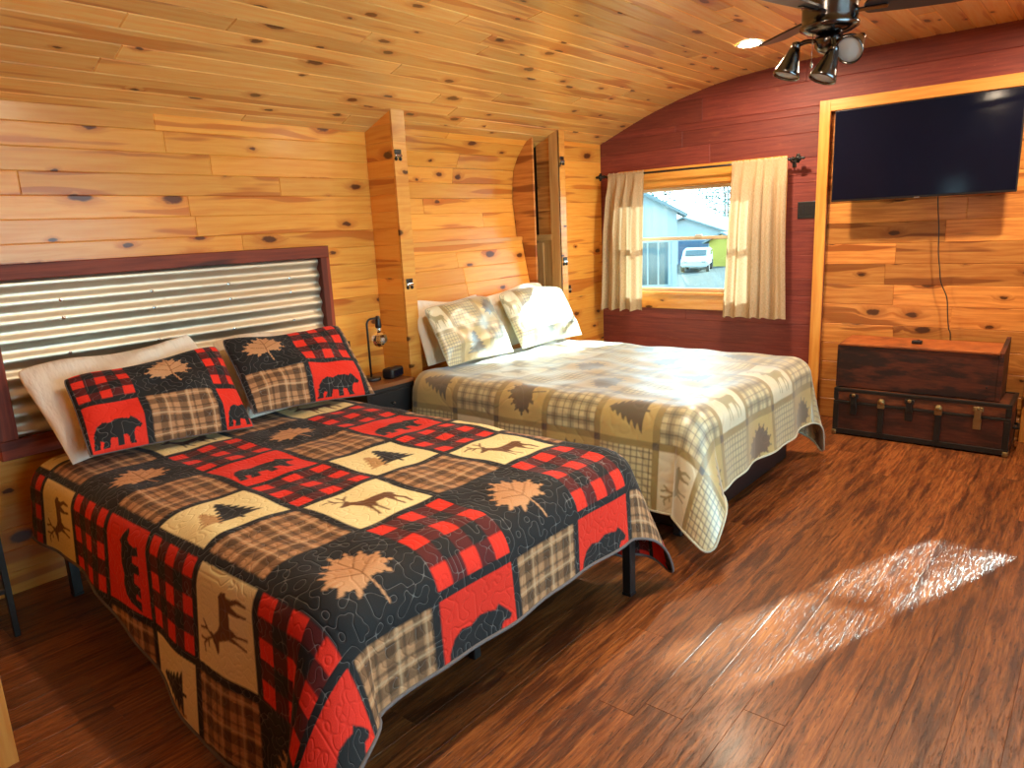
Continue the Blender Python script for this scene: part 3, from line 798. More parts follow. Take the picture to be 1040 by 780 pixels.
# ------------------------------------------------------------------ headboard
hb = thing('headboard', 'corrugated metal headboard in a rusty red wood frame', 'headboard', (XL, 1.68, .62))
def hpart(nm, bm, m, sm_=False): return obj(nm, bm, m, hb, sm_, None)
y0, y1, z0, z1 = -.89, .885, 0, .828
P = Planks()
P.plank((.002, y0, z1-.066), Y, Z, X, y1-y0, .066, .058, .003); P.plank((.002, y0, z0), Y, Z, X, y1-y0, .085, .058, .003)
P.plank((.002, y0, z0+.085), Z, Y, X, z1-z0-.151, .075, .058, .003); P.plank((.002, y1-.062, z0+.085), Z, Y, X, z1-z0-.151, .062, .058, .003)
P.build('frame', M['rust_wood'], hb)
bm = nb(); nz = 200; rows = []
for i in range(nz+1):
    zz = .085+(z1-.151)*i/nz; xx = .022+.009*math.sin(2*PI*(zz)/.08)
    rows.append([bm.verts.new((xx, y0+.075, zz)), bm.verts.new((xx, y1-.062, zz))])
for a, b in zip(rows, rows[1:]): bm.faces.new((a[0], a[1], b[1], b[0]))
cor = hpart('corrugated_panel', bm, M['galv'], True)
for yy in (-.55, -.15, .25, .62):
    for k in (5, 7, 8):
        bm = nb(); lathe(bm, [(.008, 0), (.007, .004), (.0, .006)], 10, TR((.0312, yy, .08*(k+.25)))@rot_to(X)); hpart('screw', bm, M['chrome'])

# ------------------------------------------------------------------ nightstands, lamp, clock
def nightstand(label, x0, x1, y0, y1, zt):
    t = thing('nightstand', label, 'nightstand', ((x0+x1)/2, (y0+y1)/2, 0)); L = Vector(t.location)
    P = Planks(); P.plank((x0-L.x, y0-L.y, zt-.022), Y, X, Z, y1-y0, x1-x0, .022, .002); P.build('table_top', M['night_top'], t)
    for xx in (x0+.004, x1-.026):
        for yy in (y0+.004, y1-.026):
            bm = nb(); box(bm, Vector((xx, yy, 0))-L, Vector((xx+.022, yy+.022, zt-.0225))-L, .002, 1); obj('leg', bm, M['black_metal'], t)
    bm = nb()
    for a, b in (((x0+.026, y0+.005, zt-.047), (x1-.026, y0+.025, zt-.0225)), ((x0+.026, y1-.025, zt-.047), (x1-.026, y1-.005, zt-.0225)), ((x1-.025, y0+.026, zt-.047), (x1-.005, y1-.026, zt-.0225)), ((x0+.005, y0+.026, zt-.047), (x0+.025, y1-.026, zt-.0225))):
        box(bm, Vector(a)-L, Vector(b)-L, .002, 1)
    obj('apron', bm, M['black_metal'], t)
    bm = nb(); box(bm, Vector((x0+.006, y0+.006, .19))-L, Vector((x1-.006, y1-.006, .21))-L, .003, 1); obj('shelf', bm, M['black_metal'], t)
    bm = nb(); box(bm, Vector((x0+.006, y0+.026, zt-.20))-L, Vector((x1-.008, y1-.026, zt-.05))-L, .004, 1); d = obj('drawer', bm, M['black_plastic'], t)
    bm = nb(); lathe(bm, [(.004, 0), (.004, .012), (.011, .016), (.009, .024), (0, .026)], 14, TR(Vector((x1-.008, (y0+y1)/2, zt-.125))-L)@rot_to(X)); obj('knob', bm, M['black_metal'], d, True)
    return t
nightstand('small nightstand with brown top and black frame between the beds', -3.59, -3.262, 2.515, 2.895, .622)
nightstand('black legged nightstand at the left edge, near side of the plaid bed', -3.56, -3.19, .425, .655, .60)

lp = thing('table_lamp', 'black metal table lamp with clear globe bulb on the nightstand', 'lamp', (-3.44, 2.70, .622))
bm = nb(); lathe(bm, [(.058, 0), (.06, .004), (.06, .014), (.055, .018), (.012, .02)], 32); obj('base', bm, M['black_metal'], lp, True)
arc = [(0, 0, .018), (0, 0, .34)]+[(0, .035-.035*math.cos(a), .34+.035*math.sin(a)) for a in np.linspace(.2, PI/2, 8)]+[(0, .085, .375)]
bm = nb(); tube(bm, arc, .0065, 10); obj('arm', bm, M['black_metal'], lp, True)
bm = nb(); lathe(bm, [(.006, .388), (.012, .385), (.017, .36), (.019, .34), (.019, .318), (.015, .312)], 20, TR((0, .088, 0))); sk = obj('socket', bm, M['black_metal'], lp, True)
bm = nb(); gp = [(.012, .312), (.014, .300)]+[(.052*math.sin(a), .245-.052*math.cos(a)*-1) for a in np.linspace(.3, PI-.01, 9)]
lathe(bm, gp, 12, TR((0, .088, 0)), False); bulb = obj('bulb', bm, M['bulb_glass'], lp, False)
bm = nb()
tube(bm, [(0, .088, .312), (0, .088, .262)], .004, 8)
for k in range(5):
    a = k*2*PI/5; tube(bm, [(.006*math.cos(a), .088+.006*math.sin(a), .285), (.014*math.cos(a), .088+.014*math.sin(a), .225)], .0012, 5)
obj('filament', bm, M['brass'], bulb)
ck = thing('alarm_clock', 'small black alarm clock on the nightstand beside the lamp', 'clock', (-3.375, 2.825, .622), .3)
bm = nb(); box(bm, (-.045, -.07, 0), (.035, .07, .066), .018, 3); obj('body', bm, M['black_plastic'], ck, True)
bm = nb(); box(bm, (.033, -.05, .014), (.0365, .05, .052), .001, 1); obj('display', bm, M['tv_screen'], ck)
bm = nb(); box(bm, (-.02, -.025, .065), (.005, .025, .071), .002, 1); obj('button', bm, M['chrome'], ck)
ot = thing('outlet_plate', 'small black outlet plate on the wall beside the headboard', 'outlet', (XL+.0005, 2.66, .80))
bm = nb(); box(bm, (0, -.035, -.057), (.006, .035, .057), .003, 2); obj('plate', bm, M['black_plastic'], ot)
for s_ in (-.022, .022):
    bm = nb(); box(bm, (.005, -.016, s_-.014), (.0085, .016, s_+.014), .003, 2); obj('socket', bm, M['iron'], ot)

# ------------------------------------------------------------------ catches on the partition edges
def catch(label, loc):
    t = thing('catch_plate', label, 'catch', loc)
    bm = nb(); box(bm, (0, -.026, .004), (.007, .026, .03), .003, 2); obj('mount_plate', bm, M['black_metal'], t)
    bm = nb(); box(bm, (0, -.024, -.014), (.012, .028, .003), .004, 2); obj('bar', bm, M['chrome'], t)
    for yy in (-.016, .018):
        bm = nb(); lathe(bm, [(.011, 0), (.011, .006), (.006, .012), (0, .013)], 14, TR((0, yy, -.025))@rot_to(X)); obj('bolt', bm, M['black_metal'], t)
for lab, l in (('upper black catch plate on the pine partition edge between the beds', (-3.3685, 2.99, 1.962)), ('lower black catch plate on the pine partition edge between the beds', (-3.3685, 3.005, 1.19)),
               ('upper black catch plate on the bright closet post', (-3.3695, 4.67, 1.994)), ('lower black catch plate on the bright closet post', (-3.3695, 4.675, 1.222)), ('black catch plate on the corner wall below the closet post', (-3.4995, 4.90, .976))):
    catch(lab, l)

# ------------------------------------------------------------------ footlocker trunk and chest
tk = thing('storage_trunk', 'low dark footlocker trunk with brass latches on the floor under the television', 'trunk', (-.875, 5.215, 0))
hw, hd = .505, .19
def tpart(nm, boxes, m, bev=.003, par=None, sm_=False):
    bm = nb()
    for lo, hi in boxes: box(bm, lo, hi, bev, 2)
    return obj(nm, bm, m, par or tk, sm_)
tpart('body', [((-hw+.004, -hd+.004, .012), (hw-.004, hd-.004, .240))], M['trunk_side'])
lid = tpart('lid', [((-hw+.004, -hd+.004, .243), (hw-.004, hd-.004, .322))], M['trunk_pale'])
e = .022
tpart('edge_band', [((-hw, -hd, .010), (hw, -hd+e, .045)), ((-hw, -hd, .222), (hw, -hd+.012, .241)), ((-hw, hd-e, .010), (hw, hd, .045)),
    ((-hw, -hd+e, .010), (-hw+e, hd-e, .045)), ((hw-e, -hd+e, .010), (hw, hd-e, .045)),
    ((-hw, -hd, .045), (-hw+.035, -hd+e, .222)), ((hw-.035, -hd, .045), (hw, -hd+e, .222)), ((hw-e, hd-.035, .045), (hw, hd, .222)), ((-hw, hd-.035, .045), (-hw+e, hd, .222))], M['iron'])
tpart('lid_band', [((-hw, -hd, .305), (hw, -hd+e, .328)), ((-hw, hd-e, .305), (hw, hd, .328)), ((-hw, -hd+e, .305), (-hw+e, hd-e, .328)), ((hw-e, -hd+e, .305), (hw, hd-e, .328)),
    ((hw-.03, -hd, .246), (hw, -hd+e, .305)), ((-hw, -hd, .246), (-hw+.03, -hd+e, .305))], M['iron'], .003, lid)
for xx in (-.205, .125):
    sl = tpart('slat', [((xx-.018, -hd-.006, .045), (xx+.018, -hd+.004, .222))], M['iron'])
    bm = nb(); lathe(bm, [(.022, 0), (.022, .006), (.017, .014), (.009, .02), (0, .022)], 18, TR((xx, -hd-.002, .262))@rot_to(-Y)); box(bm, (xx-.022, -hd-.012, .218), (xx+.022, -hd+.002, .262), .004, 2)
    obj('boss', bm, M['brass'], tk, False)
for xx in (-.375, -.04, .335):
    ht = tpart('latch', [((xx-.022, -hd-.010, .155), (xx+.022, -hd+.002, .225)), ((xx-.018, -hd-.016, .218), (xx+.018, -hd, .285)), ((xx-.028, -hd-.013, .268), (xx+.028, -hd, .298))], M['brass'] if xx > .3 else M['iron'], .004)
    bm = nb(); lathe(bm, [(.012, 0), (.012, .005), (.008, .008), (0, .009)], 14, TR((xx, -hd-.012, .29))@rot_to(-Y)); obj('rivet', bm, M['brass'], ht, True)
for sx in (-1, 1):
    for sy in (-1, 1):
        tpart('corner_foot', [((sx*hw-.028 if sx > 0 else -hw-.004, sy*hd-.028 if sy > 0 else -hd-.004, 0), (sx*hw+.004 if sx > 0 else -hw+.028, sy*hd+.004 if sy > 0 else -hd+.028, .034))], M['brass'], .006)
    bm = nb(); tube(bm, [(sx*(hw+.002), -.06, .16), (sx*(hw+.022), -.055, .155), (sx*(hw+.026), 0, .145), (sx*(hw+.022), .055, .155), (sx*(hw+.002), .06, .16)], .009, 8)
    obj('handle', bm, M['iron'], tk, True)
bm = nb()
for k, (a, b) in enumerate(((.135, .02), (.15, .05))): box(bm, (a, -hd+.0025, .12+b*.2), (a+.006, -hd+.005, .16+b*.1), 0)
# chest on top
ch = thing('wooden_chest', 'old dark wooden chest with lit top painted lighter, standing on the footlocker trunk', 'chest', (-.92, 5.235, .3285))
cw, cd, chh = .455, .15, .285
bm = nb(); box(bm, (-cw, -cd, 0), (cw, -cd+.018, chh), .003, 2); obj('front_panel', bm, M['chest_front'], ch)
bm = nb(); box(bm, (-cw, cd-.018, 0), (cw, cd, chh+.012), .003, 2); obj('back_panel', bm, M['chest_front'], ch)
bm = nb(); box(bm, (-cw+.001, -cd+.018, 0), (cw-.001, cd-.018, .016), 0); obj('bottom_panel', bm, M['chest_front'], ch)
for sx in (-1, 1):
    bm = nb()
    pf = [(-cd-.004, 0), (cd, 0), (cd+.004, chh+.07), (cd-.03, chh+.06), (-cd-.002, chh+.012)] if sx > 0 else [(-cd, 0), (cd, 0), (cd, chh+.01), (-cd, chh)]
    a, b = (cw+.0005, cw+.024) if sx > 0 else (-cw-.012, -cw-.0005)
    va = [bm.verts.new((a, y, z)) for y, z in pf]; vb = [bm.verts.new((b, y, z)) for y, z in pf]
    bm.faces.new(va[::-1]); bm.faces.new(vb)
    for i in range(len(pf)): bm.faces.new((va[i], va[(i+1) % len(pf)], vb[(i+1) % len(pf)], vb[i]))
    bmesh.ops.recalc_face_normals(bm, faces=bm.faces[:])
    obj('end_panel', bm, M['chest_front'], ch)
bm = nb()
box(bm, (-cw, -cd-.008, 0), (cw, cd, .016), .004, 2, TR((0, 0, chh+.001))@Matrix.Rotation(math.radians(2.2), 4, 'X')@TR((0, 0, .006))); obj('lid', bm, M['chest_top_lit'], ch)
for yy in (-1, 1):
    bm = nb(); lathe(bm, [(.006, 0), (.006, .003), (0, .005)], 10, TR((cw-.05, -cd, .05+.03*yy))@rot_to(-Y)); obj('nail', bm, M['iron'], ch)
pk = thing('remote_receiver', 'small black box lying on the lid of the wooden chest', 'remote', (-.93, 5.20, .637))
bm = nb(); box(bm, (-.030, -.022, 0), (.030, .022, .022), .007, 3); obj('body', bm, M['black_plastic'], pk, True)
bm = nb(); lathe(bm, [(.009, .0), (.009, .003), (0, .004)], 16, TR((.008, 0, .0215))); obj('button', bm, M['iron'], pk, True)

# ------------------------------------------------------------------ television
tv = thing('television', 'black flat screen television mounted on the pine wall', 'television', (-1.008, 5.27, 1.868))
tvM = Matrix.Rotation(math.radians(0), 4, 'X')
bm = nb(); box(bm, (-.525, .0, -.297), (.525, .03, .297), .006, 3); obj('bezel', bm, M['black_plastic'], tv)
bm = nb(); box(bm, (-.518, -.0025, -.283), (.518, .001, .290), .001, 1); obj('screen', bm, M['tv_screen'], tv)
bm = nb(); box(bm, (-.33, .03, -.22), (.33, .062, .16), .012, 3); obj('back_housing', bm, M['black_plastic'], tv)
bm = nb(); box(bm, (-.018, -.004, -.3005), (.018, .004, -.291), .002, 2); obj('sensor', bm, M['chrome'], tv)
bm = nb(); box(bm, (-.2, .062, -.1), (.2, .085, .1), .003, 1); box(bm, (-.05, .085, -.03), (.05, .14, .03), .003, 1); box(bm, (-.2, .14, -.12), (.2, .154, .12), .003, 1); obj('wall_mount', bm, M['black_metal'], tv)
bm = nb()
cp = [(-.905, 5.345, 1.60), (-.903, 5.38, 1.50), (-.892, 5.402, 1.36), (-.885, 5.405, 1.22), (-.868, 5.404, 1.10), (-.856, 5.404, 1.02), (-.815, 5.404, .92), (-.803, 5.403, .82), (-.79, 5.403, .72), (-.775, 5.402, .66), (-.77, 5.402, .40)]
def smooth_pts(cp, n=6):
    cp = [Vector(p) for p in cp]; out = []
    for i in range(len(cp)-1):
        p0 = cp[max(i-1, 0)]; p1 = cp[i]; p2 = cp[i+1]; p3 = cp[min(i+2, len(cp)-1)]
        for k in range(n):
            t = k/n; out.append(.5*((2*p1)+(p2-p0)*t+(2*p0-5*p1+4*p2-p3)*t*t+(3*p1-p0-3*p2+p3)*t**3))
    return out+[cp[-1]]
tube(bm, smooth_pts(cp), .0035, 8)
tag(obj('power_cable', bm, M['black_plastic'], None, True), 'thin dark cable hanging from the television behind the chest', 'cable')
sp = thing('switch_plate', 'dark square switch plate on the red wall beside the pine trim', 'switch plate', (-1.735, YW-.0005, 1.528))
bm = nb(); box(bm, (-.072, -.007, -.06), (.072, 0, .06), .003, 2); obj('plate', bm, M['blade'], sp)
for k in (-1, 0, 1):
    bm = nb(); box(bm, (k*.045-.015, -.0105, -.033), (k*.045+.015, -.0065, .033), .0015, 1); obj('rocker', bm, M['blade'], sp)

# ------------------------------------------------------------------ curtains
def curtain_rod(u0, u1, zz, label, yo=5.335):
    t = thing('curtain_rod', label, 'curtain rod', ((u0+u1)/2, yo, zz)); L = (u1-u0)/2
    bm = nb(); tube(bm, [(-L, 0, 0), (L, 0, 0)], .0085, 14); obj('rod', bm, M['black_metal'], t, True)
    for sx in (-1, 1):
        bm = nb(); mtx = TR((sx*L, 0, 0))@rot_to(X*sx)
        lathe(bm, [(.009, 0), (.014, .004), (.014, .012), (.008, .016), (.008, .024), (.02, .034), (.024, .046), (.018, .058), (.007, .07), (.012, .078), (.006, .09), (0, .094)], 18, mtx)
        for a in (0, PI/2, PI, 3*PI/2):
            box(bm, (.012, -.004, .03), (.032, .004, .055), .003, 1, mtx@Matrix.Rotation(a, 4, 'Z'))
        obj('finial', bm, M['iron'], t, True)
        bm = nb(); tube(bm, [(sx*(L-.014), 0, -.006), (sx*(L-.014), .04, -.02), (sx*(L-.014), YW-yo-.006, -.02)], .006, 8); box(bm, (sx*(L-.014)-.014, YW-yo-.0065, -.055), (sx*(L-.014)+.014, YW-yo-.0005, .015), .002, 1)
        obj('bracket', bm, M['iron'], t)
    return t
curtain_rod(-3.40, -1.83, 1.888, 'dark curtain rod with leaf shaped finials above the window')
curtain_rod(-.25, 1.30, 1.888, 'dark curtain rod over the window right of the television')
def curtain(u0, u1, b0, b1, z0, z1, folds, label, seed, yo=5.335):
    """top spans u0..u1, bottom b0..b1"""
    r_ = np.random.default_rng(seed); nu, nz = 150, 90
    s_ = np.linspace(0, 1, nu+1); t = np.linspace(0, 1, nz+1)
    S, T_ = np.meshgrid(s_, t, indexing='ij')
    ph = r_.uniform(0, 6, 4)
    warp = S+.03*np.sin(2*PI*S*2+ph[0])
    amp = .012+.020*np.clip(T_*2.5, 0, 1)
    fold = amp*(np.sin(2*PI*folds*warp+ph[1]+.5*np.sin(T_*2+ph[2]))+.45*np.sin(2*PI*folds*2.1*warp+ph[3]))*(1-.35*T_*np.sin(6*S+ph[2])**2)
    gather = .004*np.sin(2*PI*folds*4*S)*np.exp(-T_*9)
    xx = u0+(u1-u0)*S; xb = b0+(b1-b0)*S; f = T_**1.3
    x = xx*(1-f)+xb*f+.006*np.sin(2*PI*folds*warp*1+2)
    y = yo-.020+(fold-amp*1.2)*np.clip(T_*6+.1, 0, 1)-np.abs(gather)
    y = np.minimum(y, YW-.034)
    near = np.exp(-((T_-.045)/.03)**2)
    y = y-.011*near*0
    z = z1-(z1-z0)*T_-.008*np.sin(2*PI*folds*warp+1)*T_
    V = np.stack([x, y, z], -1).reshape(-1, 3)
    idx = np.arange((nu+1)*(nz+1)).reshape(nu+1, nz+1)
    F = np.stack([idx[:-1, :-1], idx[1:, :-1], idx[1:, 1:], idx[:-1, 1:]], -1).reshape(-1, 4)
    me = bpy.data.meshes.new('curtain'); me.from_pydata(V.tolist(), [], F.tolist())
    uvl = me.uv_layers.new(name='UVMap'); uvp = np.stack([S.ravel()*.8, T_.ravel()*1.1], -1); uvl.data.foreach_set('uv', uvp[F.ravel()].astype(np.float32).ravel())
    me.shade_smooth(); o = link_mesh('curtain', me, M['curtain']); tag(o, label, 'curtain')
    # rod pocket sleeve and bottom hem, sewn parts
    bm = nb(); n = 60; rings = []
    for i in range(n+1):
        xx_ = u0+(u1-u0)*i/n; rr = .016+.003*math.sin(i*1.7+seed)+.002*math.sin(i*.9)
        rings.append([bm.verts.new((xx_, yo+rr*math.cos(a), 1.888+rr*1.25*math.sin(a)+.001*math.sin(i*2.2))) for a in np.linspace(0, 2*PI, 12, endpoint=False)])
    for a, b in zip(rings, rings[1:]):
        for k in range(12): bm.faces.new((a[k], a[(k+1) % 12], b[(k+1) % 12], b[k]))
    uvn = bm.loops.layers.uv.new('UVMap')
    for fc in bm.faces:
        for lp_ in fc.loops: lp_[uvn].uv = (lp_.vert.co.x, lp_.vert.co.z)
    obj('rod_pocket', bm, M['curtain'], o, True)
    hem = V.reshape(nu+1, nz+1, 3)[:, -5:, :].copy(); hem[:, :, 1] -= .0025
    i2 = np.arange((nu+1)*5).reshape(nu+1, 5); F2 = np.stack([i2[:-1, :-1], i2[1:, :-1], i2[1:, 1:], i2[:-1, 1:]], -1).reshape(-1, 4)
    me = bpy.data.meshes.new('hem'); me.from_pydata(hem.reshape(-1, 3).tolist(), [], F2.tolist()); uvl = me.uv_layers.new(name='UVMap'); h5 = uvp.reshape(nu+1, nz+1, 2)[:, -5:, :].reshape(-1, 2); uvl.data.foreach_set('uv', h5[F2.ravel()].astype(np.float32).ravel()); me.shade_smooth()
    link_mesh('hem', me, M['curtain'], o)
    return o
curtain(-3.365, -3.02, -3.42, -3.03, .765, 1.885, 4, 'tan linen curtain panel at the left side of the window', 4)
curtain(-2.27, -1.86, -2.315, -1.825, .745, 1.885, 5, 'tan linen curtain panel at the right side of the window, by the television wall', 9)
curtain(-.21, .12, -.21, .12, .76, 1.885, 4, 'tan linen curtain left of the window right of the television', 14)
curtain(.44, 1.25, .44, 1.25, .76, 1.885, 7, 'tan linen curtain right of the window right of the television', 19)

# ------------------------------------------------------------------ ceiling fan
M['frost'] = plain('frosted_bulb', (.45, .45, .46), .25, Specular_IOR_Level=.8)
FC = Vector((-1.03, 3.40, 2.556))
fan = thing('ceiling_fan', 'dark ceiling fan with three spotlights under its hub', 'ceiling fan', FC)
bm = nb(); lathe(bm, [(.085, 0), (.10, -.02), (.112, -.05), (.112, -.25), (.108, -.27), (.118, -.275), (.118, -.288), (.09, -.305), (.05, -.315), (0, -.315)], 48); obj('motor_housing', bm, M['gunmetal'], fan, True)
bm = nb()
for k in range(24):
    a = 2*PI*k/24; box(bm, (.1105, -.006, -.20), (.1145, .006, -.06), .001, 1, Matrix.Rotation(a, 4, 'Z'))
obj('housing_rib', bm, M['gunmetal'], fan)
for az in (15, 138, 257):
    a = math.radians(az); R4 = Matrix.Rotation(a, 4, 'Z')@TR((0, 0, -.225))@Matrix.Rotation(math.radians(-12), 4, 'X')
    bm = nb(); outl = []
    for t in np.linspace(0, PI, 9): outl.append((.155-.045*math.sin(t)*.6, .055*math.cos(t)))
    outl += [(.28, -.068), (.46, -.075)]
    for t in np.linspace(-PI/2, PI/2, 9): outl.append((.485+.035*math.cos(t), .073*math.sin(t)))
    outl += [(.46, .075), (.28, .068)]
    top = [bm.verts.new(R4@Vector((x, y, .004))) for x, y in outl]; bot = [bm.verts.new(R4@Vector((x, y, -.004))) for x, y in outl]
    bm.faces.new(top[::-1]); bm.faces.new(bot)
    for i in range(len(outl)): j = (i+1) % len(outl); bm.faces.new((top[i], top[j], bot[j], bot[i]))
    bmesh.ops.recalc_face_normals(bm, faces=bm.faces[:])
    bl = obj('blade', bm, M['blade'], fan)
    bm = nb(); box(bm, (.10, -.016, -.012), (.22, .016, -.0045), .003, 1, R4); obj('blade_arm', bm, M['gunmetal'], bl)
KZ = -.03
bm = nb(); lathe(bm, [(.032, -.285+KZ), (.055, -.292+KZ), (.06, -.31+KZ), (.055, -.33+KZ), (.045, -.345+KZ), (.03, -.355+KZ), (.012, -.362+KZ), (0, -.362+KZ)], 32); obj('light_kit', bm, M['gunmetal'], fan, True)
for az, tilt, fa, rr, dz in ((204, 18, 225, .13, 0), (300, 22, 228, .10, -.045), (8, 60, 262, .125, 0)):
    A = math.radians(az); d = Vector((math.cos(A), math.sin(A), 0))
    p0 = Vector((0, 0, -.315+KZ)); p1 = d*rr*.7+Vector((0, 0, -.303+KZ)); p2 = d*rr+Vector((0, 0, -.315+KZ+dz))
    bm = nb(); tube(bm, smooth_pts([p0, d*rr*.4+Vector((0, 0, -.305+KZ)), p1, p2]), .010, 10)
    lathe(bm, [(.0, -.018), (.016, -.014), (.019, 0), (.016, .014), (0, .018)], 16, TR(p2)); arm = obj('lamp_arm', bm, M['gunmetal'], fan, True)
    fA = math.radians(fa); tl = math.radians(tilt); dirv = Vector((math.cos(fA)*math.sin(tl), math.sin(fA)*math.sin(tl), -math.cos(tl)))
    mt = TR(p2+dirv*.008)@rot_to(dirv)@Matrix.Scale(1.15, 4)
    bm = nb(); lathe(bm, [(.012, 0), (.02, .006), (.026, .03), (.036, .06), (.046, .09), (.050, .105), (.047, .106), (.043, .09), (.032, .062), (.02, .045), (0, .044)], 30, mt); shd = obj('lamp_shade', bm, M['gunmetal'], arm, True)
    bm = nb(); lathe(bm, [(.045, .096), (.03, .101), (.0, .103)], 28, mt, False); lathe(bm, [(.045, .096), (.02, .07), (.0, .068)], 28, mt, False); obj('bulb', bm, M['frost'], arm, True)
bm = nb(); tube(bm, [(-.05, -.05, -.28), (-.052, -.052, -.42)], .0016, 6); lathe(bm, [(0, -.45), (.006, -.445), (.007, -.43), (.003, -.418), (0, -.417)], 12, TR((-.052, -.052, 0))); obj('pull_chain', bm, M['chrome'], fan, True)

# ------------------------------------------------------------------ recessed ceiling lights
M['lamp'] = emit('lamp_diffuser', (1.0, .78, .54), 680)
first = None
spots = [(-1.87, 4.62, 'recessed ceiling light glowing between the fan and the red wall'), (-.20, 4.62, 'recessed ceiling light above the right side of the television'),
         (-1.05, 1.75, 'recessed ceiling light over the foot of the plaid bed')]
for x, y, lab in spots:
    zc = ceil_z(x); dzdx = (ceil_z(x+.05)-ceil_z(x-.05))/.1
    t = thing('ceiling_light', lab, 'ceiling light', (x, y, zc-.001)); t['group'] = 'recessed ceiling lights'
    t.rotation_euler = (0, -math.atan(dzdx), 0)
    if first is None:
        bm = nb(); lathe(bm, [(.062, -.002), (.064, -.006), (.078, -.006), (.084, -.003), (.084, 0)], 40, None, False); r1 = obj('trim_ring', bm, M['white_paint'], t, True)
        bm = nb(); lathe(bm, [(.062, -.002), (.03, -.003), (.0, -.003)], 40, None, False); r2 = obj('diffuser', bm, M['lamp'], t, True); first = (r1, r2)
    else:
        for s_ in first:
            c = s_.copy(); COL.objects.link(c); c.parent = t

# ------------------------------------------------------------------ outside
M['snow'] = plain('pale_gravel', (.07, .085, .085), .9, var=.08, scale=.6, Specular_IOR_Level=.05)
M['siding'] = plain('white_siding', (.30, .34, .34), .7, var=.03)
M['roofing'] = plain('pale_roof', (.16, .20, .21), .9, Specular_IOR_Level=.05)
M['blue_door'] = plain('blue_garage_door', (.03, .085, .15), .6)
M['yellow'] = plain('yellow_wall', (.42, .33, .05), .7)
M['dark_glass'] = plain('dark_window_glass', (.04, .08, .09), .1)
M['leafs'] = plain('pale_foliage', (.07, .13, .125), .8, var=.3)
M['bark'] = plain('bark', (.30, .26, .22), .9)
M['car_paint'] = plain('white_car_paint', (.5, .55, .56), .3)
M['tyre'] = plain('tyre', (.05, .05, .05), .8)
GZ = -1.8
bm = nb(); box(bm, (-90, YW+.16, GZ-.2), (40, 140, GZ)); struct(obj('ground_outside', bm, M['snow']), 'pale gravel ground outside the window')
def gable_house(name, label, cx, cy, w, d, h, rh, mat, wins, door=None, rot=0.0):
    t = thing(name, label, 'building', (cx, cy, GZ), rot)
    bm = nb(); box(bm, (-w/2, -d/2, 0), (w/2, d/2, h))
    for yy in (-d/2, d/2-.1):
        a = [bm.verts.new(p) for p in ((-w/2, yy, h), (w/2, yy, h), (0, yy, h+rh), (-w/2, yy+.1, h), (w/2, yy+.1, h), (0, yy+.1, h+rh))]
        for q in ((0, 1, 2), (5, 4, 3), (0, 3, 4, 1), (1, 4, 5, 2), (2, 5, 3, 0)): bm.faces.new([a[k] for k in q])
    for k in range(int(h/.25)): box(bm, (-w/2-.012, -d/2-.012, k*.25), (w/2+.012, -d/2+.01, k*.25+.02))
    obj('wall', bm, mat, t)
    bm = nb(); L = math.hypot(w/2, rh)+.4; an = math.atan2(rh, w/2)
    for s_ in (-1, 1): box(bm, (0, -d/2-.35, 0), (L, d/2+.35, .12), 0, 1, TR((0, 0, h+rh))@Matrix.Rotation(0 if s_ > 0 else PI, 4, 'Z')@Matrix.Rotation(an, 4, 'Y'))
    obj('roof', bm, M['roofing'], t)
    for x0, x1, z0, z1 in wins:
        f = nb(); box(f, (x0-.07, -d/2-.05, z0-.07), (x1+.07, -d/2+.01, z1+.07), .01, 1); fo = obj('window_frame', f, M['siding'], t)
        for k in range(3):
            xa = x0+(x1-x0)*k/3; g = nb(); box(g, (xa+.03, -d/2-.06, z0), (xa+(x1-x0)/3-.03, -d/2-.045, z1)); obj('pane', g, M['dark_glass'], fo)
    if door:
        f = nb(); x0, x1, z1 = door
        box(f, (x0, -d/2-.04, 0), (x1, -d/2+.01, z1), .01, 1)
        for k in range(4): box(f, (x0+.05, -d/2-.055, .08+k*z1/4), (x1-.05, -d/2-.03, z1/4*(k+1)-.05), .01, 1)
        obj('garage_door', f, M['blue_door'], t)
    return t
gable_house('house', 'white gabled house with three pane window seen through the window', -17.95, 26.3, 8, 7, 3.6, 2.2, M['siding'], [(2.5, 3.7, .9, 2.5), (-.5, .7, .9, 2.5)], None, .48)
gable_house('garage', 'pale garage with blue door far outside the window', -24.9, 53, 6, 6, 2.4, 1.0, M['siding'], [], (-.5, 1.9, 1.75))
gable_house('shed', 'small yellow shed beside the parked car seen through the window', -20.9, 48.5, 2.0, 1.5, 1.75, .5, M['yellow'], [])
car = thing('car', 'white car parked outside beyond the window', 'car', (-21.0, 44, GZ), .35)
bm = nb()
secs = [(-.86, .35, .72), (-.88, .30, .95)]
prof_c = [(-2.1, .35), (-2.15, .75), (-1.2, .92), (-.55, 1.42), (.9, 1.45), (1.7, .98), (2.1, .9), (2.15, .4)]
va = [bm.verts.new((-.84, y, z)) for y, z in prof_c]; vb = [bm.verts.new((.84, y, z)) for y, z in prof_c]
bm.faces.new(va); bm.faces.new(vb[::-1])
for i in range(len(prof_c)): j = (i+1) % len(prof_c); bm.faces.new((va[j], va[i], vb[i], vb[j]))
bmesh.ops.bevel(bm, geom=bm.edges[:], offset=.08, segments=3, affect='EDGES'); bmesh.ops.recalc_face_normals(bm, faces=bm.faces[:])
obj('body', bm, M['car_paint'], car, False)
bm = nb(); box(bm, (-.66, -.02, -.27), (.66, .02, .27), .02, 1, TR((0, -.93, 1.19))@Matrix.Rotation(math.radians(-52), 4, 'X')); obj('windscreen', bm, M['dark_glass'], car)
